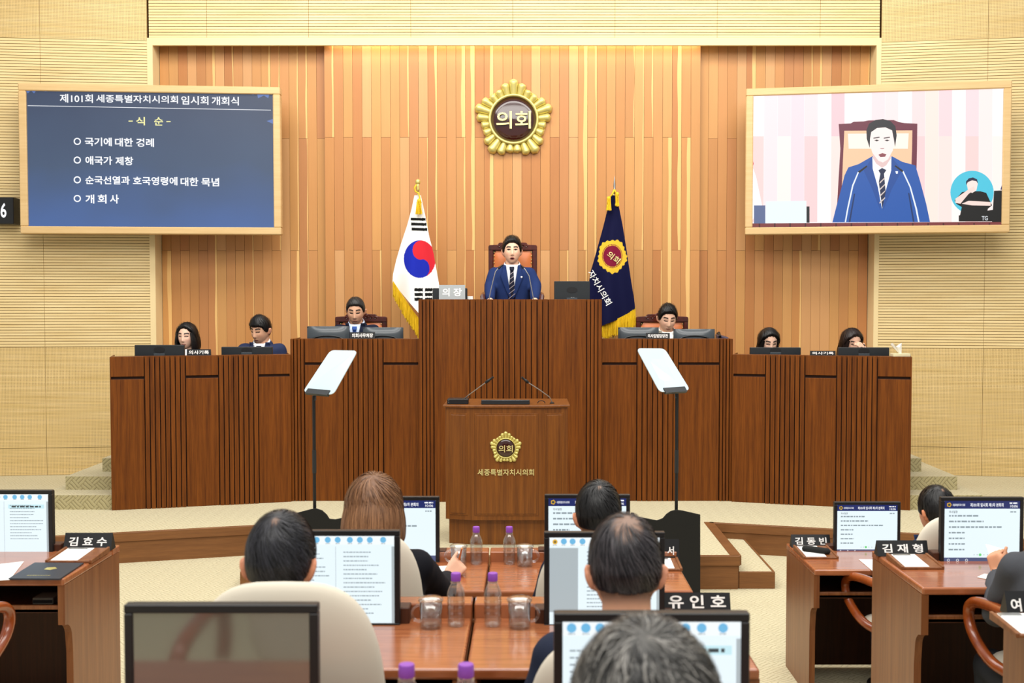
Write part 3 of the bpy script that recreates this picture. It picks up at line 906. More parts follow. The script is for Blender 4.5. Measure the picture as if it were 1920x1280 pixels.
tassel(fl2, og2, 1141.5, 372, 394, 9, FY - 0.05); tassel(fl2, og2, 1157, 364, 386, 8, FY - 0.02)
MB().tube([at(x, y, FY - 0.03) - og2 for x, y in ((1152, 355), (1148, 364), (1142, 371))], 0.008, 6).build('cord', M['yellow_fringe'], fl2, smooth='all')
MB().tube([at(x, y, FY - 0.03) - og2 for x, y in ((1152, 355), (1156, 364))], 0.008, 6).build('cord', M['yellow_fringe'], fl2, smooth='all')
def flag_text(body, x, y, wpx, hpx, rot, m, parent, org, yoff=-0.085):
    tm = text_mesh(body, wpx, hpx, 0.014, 0)
    out = []
    for (a, _, c) in tm.v:
        ca, sa = math.cos(R(rot)), math.sin(R(rot))
        px, py = x + a * ca + c * sa, y + a * sa - c * ca
        u = (px - interp(CL, py)) / (interp(CR, py) - interp(CL, py)); u = min(1, max(0, u))
        bt = interp([(0, 610), (0.3, 612), (0.42, 607), (0.7, 597), (1, 578)], u)
        v = (py - 366) / (bt - 366)
        d_ = 0.035 * v * math.sin(u * 9.5 + 0.8) + 0.02 * math.sin(u * 4 + 1) - 0.05 * math.sin(PI * u) * v
        out.append(at(px, py, FY + d_ - 0.008) - org)
    tm.v = [tuple(p_) for p_ in out]
    return tm.build('lettering', m, parent)
flag_text('의회', 1150.5, 482.5, 26, 13, 38, M['gold_soft'], fl2, og2)
flag_text('자치시의회', 1124.5, 539, 72, 13.5, 60, M['white'], fl2, og2)

# ================================================================== PODIUM
PYF = 8.28
pz = ZS
pc = at(949.5, 1027, PYF)
pod = thing('speaking_podium', 'wooden speaking podium with gold crest in front of the rostrum', 'podium', (pc.x, PYF, ZS))
sp_ = F / PYF
wb = (1064 - 833) / sp_ / 2; HP = (1027 - 762) / sp_
wbase = (1060 - 840) / sp_ / 2
zplin = (1027 - 978) / sp_
# body: three facets, the middle one set forward
def facet_poly(wd, dp, mid, y0):
    return [(-wd, y0 + 0.06), (-mid, y0), (mid, y0), (wd, y0 + 0.06), (wd, y0 + dp), (-wd, y0 + dp)]
wm = (1000 - 898) / sp_ / 2
mid = (1014 - 884) / sp_ / 2
MB().slab(facet_poly(wbase, 0.5, mid * 0.9, 0.05), 0, zplin + 0.01).build('plinth', M['podium'], pod, bevel=0.003)
MB().slab(facet_poly(wb, 0.55, mid, 0.0), zplin, HP - 0.012).build('body', M['podium'], pod, bevel=0.003)
MB().slab(facet_poly(wb + 0.018, 0.60, mid + 0.01, -0.014), HP - 0.012, HP + 0.006).build('top_board', M['podium'], pod, bevel=0.003)
def raised(x0, x1, z0, z1, y, name='moulded_panel', ang=0.0, ox=0, oy=0):
    mm = Matrix.Translation((ox, oy, 0)) @ Matrix.Rotation(ang, 4, 'Z')
    mb = MB(); b_ = 0.014
    mb.box(x0, x1, y - 0.006, y + 0.004, z0, z1, mm); mb.box(x0 + b_, x1 - b_, y - 0.012, y, z0 + b_, z1 - b_, mm)
    mb.build(name, M['podium'], pod, bevel=0.004)
zt_, zb2 = HP - (775 - 762) / sp_, (1027 - 969) / sp_
raised(-mid * 0.93 + 0.0, mid * 0.93, zb2, zt_, 0.0)
an = math.atan2(0.06, wb - mid); L_ = math.hypot(0.06, wb - mid)
raised(0.03, L_ - 0.03, zb2, zt_, 0.0, ang=an, ox=mid, oy=0.0)
raised(-L_ + 0.03, -0.03, zb2, zt_, 0.0, ang=-an, ox=-mid, oy=0.0)
eo = bpy.data.objects.new('crest', None); COL.objects.link(eo); eo.parent = pod
eo.location = ((948.5 - 949.5) / sp_, -0.013, (1027 - 840) / sp_)
emblem('crest', 31.5 / sp_, eo)
o = text_mesh('세종특별자치시의회', 106 / sp_, 12 / sp_, 0.012, 0.008).build('lettering', M['gold_soft'], pod); o.location = (-1 / sp_, -0.013, (1027 - 886) / sp_)
ZP = ZS + HP + 0.006
def gooseneck(name, label, base, pts, headlen, group=None):
    base = Vector(base)
    t = thing(name, label, 'microphone', base, 0, group)
    P_ = [Vector(p_) - base for p_ in pts]
    MB().lathe([(0.018, 0), (0.018, 0.006), (0.008, 0.012), (0, 0.012)], 16).build('mount', M['black'], t, smooth=True)
    MB().tube(P_[:-1], 0.0042, 8).build('gooseneck', M['steel'], t, smooth=True)
    d_ = (P_[-1] - P_[-2])
    MB().tube([P_[-2], P_[-2] + d_ * 0.1, P_[-2] + d_ * 0.45, P_[-2] + d_ * 0.5, P_[-1]], [0.006, 0.011, 0.011, 0.008, 0.0085], 10).build('capsule', M['black'], t, smooth=True)
    return t
ym = PYF + 0.16
def mp(x, y, dy=0.0): return at(x, y, ym + dy)
b_ = at(869, 753, ym + 0.12); b_.z = ZP
gooseneck('gooseneck_microphone', 'left gooseneck microphone rising from the podium', b_, [b_ + Vector((0, 0, 0.01)), mp(870, 748), mp(878, 741, -0.02), mp(893, 730, -0.05), mp(910, 717.5, -0.08), mp(925, 706.5, -0.1)], 1)
b_ = at(1035, 761, ym); b_.z = ZP
gooseneck('gooseneck_microphone', 'right gooseneck microphone rising from the podium', b_, [b_ + Vector((0, 0, 0.01)), mp(1034.5, 752), mp(1030, 744, -0.02), mp(1012, 731, -0.05), mp(991, 717.5, -0.08), mp(978, 707, -0.1)], 1)
# control box and lying monitor on the podium
t = thing('control_box', 'small black control box on the podium top', 'box', (at(859, 761, ym).x, ym, ZP), 0)
MB().box(-20 / sp_, 20 / sp_, -0.06, 0.08, 0, 0.038).build('case', M['black'], t, bevel=0.003)
for k in (0, 1):
    o = MB().lathe([(0.003, 0), (0.003, 0.002), (0, 0.002)], 8, Matrix.Rotation(R(90), 4, 'X')).build('button', M['steel'], t); o.location = (-17 / sp_, -0.06, 0.014 + 0.012 * k)
t = thing('podium_monitor', 'flat black monitor lying back on the podium top', 'monitor', (at(948, 761, ym).x, ym + 0.02, ZP), 0)
MB().box(-46 / sp_, 46 / sp_, -0.10, -0.085, 0, 0.034).build('front_edge', M['dgrey'], t, bevel=0.004)
MB().add([(-46 / sp_, -0.086, 0.033), (46 / sp_, -0.086, 0.033), (46 / sp_, 0.14, 0.006), (-46 / sp_, 0.14, 0.006), (-46 / sp_, -0.086, 0.0), (46 / sp_, -0.086, 0.0), (46 / sp_, 0.14, 0.0), (-46 / sp_, 0.14, 0.0)],
         [(0, 1, 2, 3), (7, 6, 5, 4), (0, 4, 5, 1), (1, 5, 6, 2), (2, 6, 7, 3), (3, 7, 4, 0)]).build('screen_slab', M['black'], t)
mb = MB(); c0 = at(1015, 761, ym); c0.z = ZP
t = thing('cable', 'small loop of black cable on the podium top', 'cable', c0)
MB().tube([(0.028 * math.cos(a), 0.0, 0.02 * math.sin(a) + 0.002) for a in [PI * i / 10 for i in range(11)]], 0.003, 6).build('loop', M['black'], t, smooth=True)

# ================================================================== TELEPROMPTERS
def prompter(label, gl, px, ytop, ybase, Y, lab2, bpoly, group='teleprompters'):
    foot = at(px, ybase, Y); 
    zf = 0.0
    t = thing('teleprompter', label, 'teleprompter', (foot.x, Y, zf), 0, None)
    org = Vector((foot.x, Y, zf))
    # glass panel: corner pixels -> plane tipping back
    q4 = [at(x, y, Y + dy) - org for x, y, dy in gl]
    a_, b2_, c_, d_ = q4     # top-left, top-right, bottom-right, bottom-left
    mb = MB(); n_ = (b2_ - a_).cross(d_ - a_).normalized()
    if n_.y > 0: n_ = -n_
    ring = []
    for k, (cor, pr, nx_) in enumerate(((a_, d_, b2_), (b2_, a_, c_), (c_, b2_, d_), (d_, c_, a_))):
        e1 = (pr - cor).normalized() * 0.035; e2 = (nx_ - cor).normalized() * 0.035
        for s_ in (0, 0.25, 0.5, 0.75, 1):
            ring.append(cor + e1 * (1 - s_) ** 2 + e2 * s_ ** 2)
    m_ = len(ring)
    mb.add([p_ + n_ * 0.003 for p_ in ring] + [p_ - n_ * 0.003 for p_ in ring], [tuple(range(m_)), tuple(range(2 * m_ - 1, m_ - 1, -1))] + [(i, i + m_, (i + 1) % m_ + m_, (i + 1) % m_) for i in range(m_)])
    mb.build('glass_panel', M['prompt'], t)
    # clamp
    e = (c_ - d_); k0, k1 = (0.12, 0.85) if px < 960 else (0.16, 0.86)
    upv = (a_ - d_).normalized()
    pA, pB = d_ + e * k0, d_ + e * k1
    mb = MB(); 
    hh = 0.028
    vs = [pA + n_ * 0.012 - upv * 0.012, pB + n_ * 0.012 - upv * 0.012, pB + n_ * 0.012 + upv * hh, pA + n_ * 0.012 + upv * hh]
    mb.add(vs + [v_ - n_ * 0.024 for v_ in vs], [(0, 1, 2, 3), (7, 6, 5, 4), (0, 4, 5, 1), (1, 5, 6, 2), (2, 6, 7, 3), (3, 7, 4, 0)])
    mb.build('clamp', M['dgrey'], t)
    ptop = at(px, ytop, Y) - org
    MB().tube([(pA + pB) / 2, ptop + Vector((0, 0, 0.01)), ptop - Vector((0, 0, 0.03))], 0.011, 8).build('swivel', M['mgrey'], t, smooth=True)
    zc = ptop.z
    MB().tube([(0, 0, 0.02), (0, 0, zc)], 0.0115, 10).build('pole', M['black'], t, smooth=True)
    zm = at(px, 865, Y).z - zf
    MB().tube([(0, 0, zm - 0.08), (0, 0, zm + 0.08)], 0.0145, 10).build('collar', M['dgrey'], t, smooth=True)
    MB().lathe([(0.085, 0), (0.085, 0.015), (0.02, 0.03), (0.0, 0.03)], 24).build('base_plate', M['black'], t, smooth=True)
    return t
PY_ = 7.72
prompter('glass teleprompter on a thin black pole, tilted, left of the podium',
         [(620, 656.5, 0.10), (671, 657.5, 0.02), (625, 740, -0.12), (568, 735, -0.06)], 590, 742, 955, PY_, '', None)
prompter('glass teleprompter on a thin black pole, tilted, right of the podium',
         [(1193, 653, 0.02), (1246, 653.5, 0.10), (1294, 731.5, -0.06), (1237, 735.5, -0.12)], 1268, 738, 958, PY_, '', None)

# ================================================================== PEOPLE
HA, HB, HC_ = 0.0785, 0.097, 0.116
def head_pts(d):
    "skull and jaw surface for unit directions d (N,3); face looks along -y"
    p = d * np.array([HA, HB, HC_])
    t = np.clip(-p[:, 2] / HC_, 0, 1)
    p = p.copy()
    p[:, 0] *= 1 - 0.22 * t ** 1.6
    p[:, 1] += -0.026 * t ** 1.4
    bk = (p[:, 1] > 0) & (p[:, 2] < 0)
    p[bk, 1] *= 1 - 0.25 * t[bk]
    return p
def sph(nu, nv):
    th = np.linspace(-PI / 2, PI / 2, nv + 1)[1:-1]
    ph = np.arange(nu) * 2 * PI / nu
    T, P_ = np.meshgrid(th, ph, indexing='ij')
    d = np.stack([np.cos(T) * np.sin(P_), -np.cos(T) * np.cos(P_), np.sin(T)], -1).reshape(-1, 3)
    d = np.vstack([[[0, 0, -1]], d, [[0, 0, 1]]])
    f = []
    n = nv - 1
    for j in range(nu):
        f.append((0, 1 + (j + 1) % nu, 1 + j))
        f.append((1 + (n - 1) * nu + j, 1 + (n - 1) * nu + (j + 1) % nu, len(d) - 1))
    for i in range(n - 1):
        for j in range(nu):
            a = 1 + i * nu; b = a + nu
            f.append((a + j, a + (j + 1) % nu, b + (j + 1) % nu, b + j))
    return d, f
def face_detail(p):
    x, y, z = p[:, 0], p[:, 1], p[:, 2]
    fr = np.clip((-y - 0.03) / 0.03, 0, 1)
    ax = np.abs(x)
    d = np.zeros(len(p))
    prof = np.interp(z, [-0.044, -0.034, -0.026, 0.0, 0.025, 0.04], [0, 0.75, 1.0, 0.55, 0.12, 0])
    sg = np.interp(z, [-0.04, -0.026, 0.02], [0.015, 0.013, 0.009])
    d += 0.023 * prof * np.exp(-(x / sg) ** 2)
    d += -0.007 * np.exp(-((ax - 0.031) / 0.015) ** 2 - ((z - 0.012) / 0.011) ** 2)
    d += 0.003 * np.exp(-((ax - 0.03) / 0.022) ** 2 - ((z - 0.03) / 0.009) ** 2)
    d += 0.005 * np.exp(-(x / 0.021) ** 2 - ((z + 0.064) / 0.010) ** 2)
    d += 0.005 * np.exp(-(x / 0.02) ** 2 - ((z + 0.103) / 0.013) ** 2)
    d += 0.004 * np.exp(-((ax - 0.045) / 0.016) ** 2 - ((z + 0.02) / 0.02) ** 2)
    q_ = p.copy(); q_[:, 1] -= d * fr
    return q_

def ss(x, a, b):
    t = np.clip((x - a) / (b - a), 0, 1); return t * t * (3 - 2 * t)
def hair_disp(p, style):
    "hair thickness over the head point p (negative = no hair)"
    az = np.degrees(np.arctan2(np.abs(p[:, 0]), -p[:, 1]))      # 0 front .. 180 back
    if style in ('bob', 'long', 'tied'):
        zl = np.interp(az, [0, 25, 50, 70, 95, 130, 180], [0.088, 0.080, 0.045, -0.03, -0.07, -0.09, -0.09])
        th = np.interp(p[:, 2], [-0.1, 0.0, 0.06, 0.12], [0.018, 0.022, 0.025, 0.020])
    elif style == 'fringe':
        zl = np.interp(az, [0, 30, 48, 62, 78, 100, 115, 180], [0.058, 0.056, 0.045, 0.0, -0.012, 0.012, -0.06, -0.075])
        th = np.interp(p[:, 2], [-0.07, 0.0, 0.06, 0.12], [0.003, 0.007, 0.017, 0.026])
    elif style == 'swept':
        zl = np.interp(az, [0, 25, 45, 60, 78, 100, 115, 180], [0.080, 0.074, 0.056, 0.0, -0.012, 0.012, -0.06, -0.075])
        th = np.interp(p[:, 2], [-0.07, 0.0, 0.06, 0.12], [0.003, 0.006, 0.015, 0.034])
    elif style == 'thick':
        zl = np.interp(az, [0, 40, 60, 78, 100, 115, 180], [0.075, 0.06, 0.0, -0.012, 0.0, -0.07, -0.085])
        th = np.interp(p[:, 2], [-0.09, -0.02, 0.06, 0.12], [0.010, 0.024, 0.030, 0.030])
    else:
        zl = np.interp(az, [0, 30, 48, 62, 78, 100, 115, 180], [0.078, 0.072, 0.052, 0.0, -0.012, 0.014, -0.04, -0.048])
        th = np.interp(p[:, 2], [-0.08, -0.02, 0.02, 0.06, 0.12], [0.002, 0.004, 0.007, 0.014, 0.022])
    k = ss(p[:, 2] - zl, -0.008, 0.008)
    return th * k - 0.010 * (1 - k)
def hair_surf(d, style, extra=0.0):
    p = head_pts(d)
    return p + d * (hair_disp(p, style) + extra)[:, None]

def remesh(mb, vox, it=1, fac=0.5):
    me = bpy.data.meshes.new('tmp'); me.from_pydata(mb.v, [], mb.f); me.update()
    o = bpy.data.objects.new('tmp', me); COL.objects.link(o)
    r_ = o.modifiers.new('r', 'REMESH'); r_.mode = 'VOXEL'; r_.voxel_size = vox; r_.adaptivity = 0.0
    if it:
        s_ = o.modifiers.new('s', 'SMOOTH'); s_.factor = fac; s_.iterations = it
    dg = bpy.context.evaluated_depsgraph_get(); dg.update()
    out = bpy.data.meshes.new_from_object(o.evaluated_get(dg))
    bpy.data.objects.remove(o); bpy.data.meshes.remove(me)
    return out
def coords(me):
    a = np.empty(len(me.vertices) * 3); me.vertices.foreach_get('co', a); return a.reshape(-1, 3)

def loft(mb, rings, n=20):
    "rings: (cx,cy,cz,rx,ry)"
    v = []; f = []
    for cx, cy, cz, rx, ry in rings:
        for j in range(n):
            a = 2 * PI * j / n
            ca, sa = math.cos(a), math.sin(a)
            e = 0.85
            v.append((cx + rx * math.copysign(abs(ca) ** e, ca), cy + ry * math.copysign(abs(sa) ** e, sa), cz))
    k = len(rings)
    for i in range(k - 1):
        for j in range(n):
            f.append((i * n + j, i * n + (j + 1) % n, (i + 1) * n + (j + 1) % n, (i + 1) * n + j))
    f.append(tuple(range(n - 1, -1, -1))); f.append(tuple(range((k - 1) * n, k * n)))
    mb.add(v, f)

TORSO = [(0.43, 0.165, 0.12), (0.52, 0.17, 0.118), (0.64, 0.150, 0.102), (0.76, 0.160, 0.108), (0.87, 0.178, 0.113), (0.94, 0.178, 0.105), (0.99, 0.165, 0.092), (1.03, 0.125, 0.075), (1.062, 0.062, 0.058)]

def hand(mb, wrist, f, n, side, curl=(35, 40, 30), spread=6, sc=1.0, thumb=(40, 25)):
    "palm and five fingers; f finger direction, n palm normal (fingers curl towards n), side=+1 thumb on f x n side"
    f = Vector(f).normalized(); n = Vector(n); n = (n - f * n.dot(f)).normalized(); s_ = f.cross(n) * side
    w_ = Vector(wrist)
    pal = w_ + f * 0.045 * sc
    for k in (-0.025, -0.008, 0.009, 0.025):
        mb.capsule(w_ + f * 0.012 * sc + s_ * k * 0.7 * sc, w_ + f * 0.085 * sc + s_ * k * sc, 0.014 * sc, 0.0125 * sc, 10)
    for i, (off, L) in enumerate(((0.028, 0.92), (0.0095, 1.02), (-0.0095, 0.95), (-0.028, 0.76))):
        a = Matrix.Rotation(R(spread * (1.5 - i) * 0.8) * side, 3, n)
        # rotate so that the index leans to the thumb side
        dirv = (f + s_ * math.tan(R(spread * (1.5 - i)))).normalized()
        p_ = w_ + f * 0.088 * sc + s_ * off * sc
        ang = 0
        rr = 0.0092 * sc
        for j, ln in enumerate((0.043, 0.027, 0.021)):
            ang += R(curl[j])
            dd = dirv * math.cos(ang) + n * math.sin(ang)
            q_ = p_ + dd * ln * L * sc
            mb.capsule(p_, q_, rr, rr * 0.92, 8); rr *= 0.92
            p_ = q_
    p_ = w_ + f * 0.03 * sc + s_ * 0.026 * sc
    dv = (f * math.cos(R(thumb[0])) + s_ * math.sin(R(thumb[0]))).normalized()
    q_ = p_ + dv * 0.042 * sc; mb.capsule(p_, q_, 0.013 * sc, 0.0105 * sc, 8)
    dv = (dv + n * math.tan(R(thumb[1])) + f * 0.3).normalized()
    r2 = q_ + dv * 0.030 * sc; mb.capsule(q_, r2, 0.0105 * sc, 0.0095 * sc, 8)
    dv = (dv + f * 0.4).normalized()
    mb.capsule(r2, r2 + dv * 0.022 * sc, 0.0095 * sc, 0.008 * sc, 8)

def ribbons(paths, normals, widths, cols):
    "hair locks as thin ribbons: paths (S,K,3), normals (S,K,3)"
    S_, K, _ = paths.shape
    tan = np.gradient(paths, axis=1)
    sd = np.cross(tan, normals); sd /= np.linalg.norm(sd, axis=2, keepdims=True) + 1e-9
    prof = np.sin(np.linspace(0.35, PI - 0.12, K)) ** 0.6
    off = sd * (widths[:, None] * prof[None])[:, :, None] * 0.5
    A, B = paths - off, paths + off
    v = np.stack([A, B], 2).reshape(-1, 3)
    f = []
    for s_ in range(S_):
        b = s_ * K * 2
        for k in range(K - 1):
            f.append((b + 2 * k, b + 2 * k + 1, b + 2 * k + 3, b + 2 * k + 2))
    c = np.repeat(cols, K * 2, axis=0)
    return v, f, c

def hair_build(style, col, col2, seed, strands=0, zend=-0.15, width=0.0022, curve=0.0, bald=0.0):
    """hair in head space: returns verts, faces, colours"""
    rs = np.random.RandomState(seed)
    V, Fc, C = [], [], []
    c1, c2 = np.array(hx(col)), np.array(hx(col2))
    d, f = sph(72, 46)
    p = hair_surf(d, style)
    if style == 'thick' or style == 'swept' or style == 'fringe' or style == 'short':
        amp = {'thick': 0.008, 'swept': 0.003, 'fringe': 0.003, 'short': 0.002}[style]
        nz = np.array([pnoise(Vector((q_[0] * 26 + seed, q_[1] * 26, q_[2] * 26))) for q_ in p])
        k = hair_disp(head_pts(d), style) > 0.002
        p = p + d * (nz * amp * k)[:, None]
    V.append(p); Fc += f
    base = c1 * 0.75 + c2 * 0.25
    C.append(np.repeat(base[None], len(p), 0))
    if bald:
        # thinning crown: skin shows between the hair
        cr = np.array([0.0, 0.55, 0.83]); cr /= np.linalg.norm(cr)
        k = ss((d @ cr), 1 - bald, 1 - bald * 0.3)[:, None] * 0.42
        C[-1] = C[-1] * (1 - k) + np.array(hx('#c49a80')) * k
    nb = len(p)
    if style in ('bob', 'long', 'tied'):
        a0, a1 = (50, 310) if style != 'tied' else (95, 250)
        def outer(u, v, off=0.0):
            az = np.radians(a0 + (a1 - a0) * u)
            z = 0.045 + v * (zend - 0.045)
            blg = np.sin(np.clip(v, 0, 1) * PI * 0.9) * (0.020 if style == 'bob' else 0.006)
            tuck = -0.034 * np.clip((v - 0.72) / 0.28, 0, 1) ** 2 if style == 'bob' else -0.03 * np.clip(v - 0.5, 0, 1)
            A_ = 0.0915 + blg + tuck + off; B_ = 0.114 + blg + tuck + off
            return np.stack([np.sin(az) * A_, -np.cos(az) * B_, z], -1)
        NU, NV = 60, 16
        uu, vv = np.meshgrid(np.linspace(0, 1, NU + 1), np.linspace(0, 1, NV + 1))
        o1 = outer(uu.ravel(), vv.ravel()); o2 = outer(uu.ravel(), vv.ravel(), -0.022)
        k0 = nb; n1 = len(o1)
        V += [o1, o2]; C += [np.repeat(base[None], 2 * n1, 0)]
        for j in range(NV):
            for i in range(NU):
                a = j * (NU + 1) + i
                Fc.append((k0 + a, k0 + a + NU + 1, k0 + a + NU + 2, k0 + a + 1))
                Fc.append((k0 + n1 + a, k0 + n1 + a + 1, k0 + n1 + a + NU + 2, k0 + n1 + a + NU + 1))
        rim = [j * (NU + 1) for j in range(NV + 1)] + [NV * (NU + 1) + i for i in range(1, NU + 1)] + [j * (NU + 1) + NU for j in range(NV - 1, -1, -1)]
        for a, b in zip(rim, rim[1:]):
            Fc.append((k0 + a, k0 + n1 + a, k0 + n1 + b, k0 + b))
        nb += 2 * n1
    if strands:
        K = 9
        if style in ('bob', 'long'):
            S1 = strands // 2
            u = rs.rand(S1); v0 = rs.rand(S1) * 0.55 - 0.05; v1 = np.minimum(1.02, v0 + 0.35 + 0.5 * rs.rand(S1))
            ts = np.linspace(0, 1, K)
            U = u[:, None] + (rs.rand(S1)[:, None] - 0.5) * 0.035 * ts[None]
            Vv = v0[:, None] + (v1 - v0)[:, None] * ts[None]
            P_ = outer(U.ravel(), Vv.ravel(), 0.002 + np.repeat(rs.rand(S1) * 0.004, K)).reshape(S1, K, 3)
            N_ = P_ * np.array([1, 1, 0.0]); N_ /= np.linalg.norm(N_, axis=2, keepdims=True)
            mixf = rs.rand(S1)[:, None]
            v, f, c = ribbons(P_, N_, width * (0.6 + rs.rand(S1)), c1 * (1 - mixf) + c2 * mixf)
            V.append(v); C.append(c); Fc += [tuple(i + nb for i in q_) for q_ in f]; nb += len(v)
            strands -= S1
        # over the cap: locks radiating from the whorl
        cr = np.array([0.0, 0.45, 0.9]) if style != 'thick' else np.array([0.06, 0.35, 0.93]); cr /= np.linalg.norm(cr)
        e1 = np.cross(cr, [1, 0, 0]); e1 /= np.linalg.norm(e1); e2 = np.cross(cr, e1)
        S_ = strands
        psi0 = np.sqrt(rs.rand(S_)) * 1.75; al = rs.rand(S_) * 2 * PI
        dl = (0.25 + 0.3 * rs.rand(S_)) * (1.3 if style in ('bob', 'long', 'thick') else 1.0)
        ts = np.linspace(0, 1, K)
        PS = psi0[:, None] + dl[:, None] * ts[None]
        AL = al[:, None] + (0.35 + curve * (rs.rand(S_)[:, None] - 0.5)) * ts[None] * np.clip(1.2 - psi0[:, None] * 0.5, 0.2, 1.2)
        D = cr * np.cos(PS)[..., None] + (e1 * np.cos(AL)[..., None] + e2 * np.sin(AL)[..., None]) * np.sin(PS)[..., None]
        dd = D.reshape(-1, 3)
        hp_ = head_pts(dd); tk = hair_disp(hp_, style)
        lift = 0.001 + (0.0018 if style == 'short' else 0.0045) * np.repeat(rs.rand(S_), K) + 0.004 * np.sin(np.tile(ts, S_) * PI) * (2.2 if style == 'thick' else (0.4 if style == 'short' else 1))
        P_ = (hp_ + dd * (tk + lift)[:, None]).reshape(S_, K, 3)
        ok = (tk.reshape(S_, K)[:, :4] > 0.0015).all(1)
        if bald:
            ok &= (D[:, 0] @ cr < 1 - bald * 0.5) | (rs.rand(S_) < 0.6)
        P_ = P_[ok]; D = D[ok]; n_ = len(P_)
        mixf = rs.rand(n_)[:, None] ** (2.2 if style == 'thick' else 1.3)
        v, f, c = ribbons(P_, D, width * (0.6 + rs.rand(n_)), c1 * (1 - mixf) + c2 * mixf)
        V.append(v); C.append(c); Fc += [tuple(i + nb for i in q_) for q_ in f]; nb += len(v)
    return np.vstack(V), Fc, np.vstack(C)

_fab = {}
def fabric(name, col, rough=0.85):
    k = (name, col)
    if k not in _fab:
        m = mat(name, col, rough, spec=0.2); t_ = NT(m)
        t_.bump(t_.noise(t_.obj(), 420, 2), 0.25, 0.001)
        _fab[k] = m
    return _fab[k]

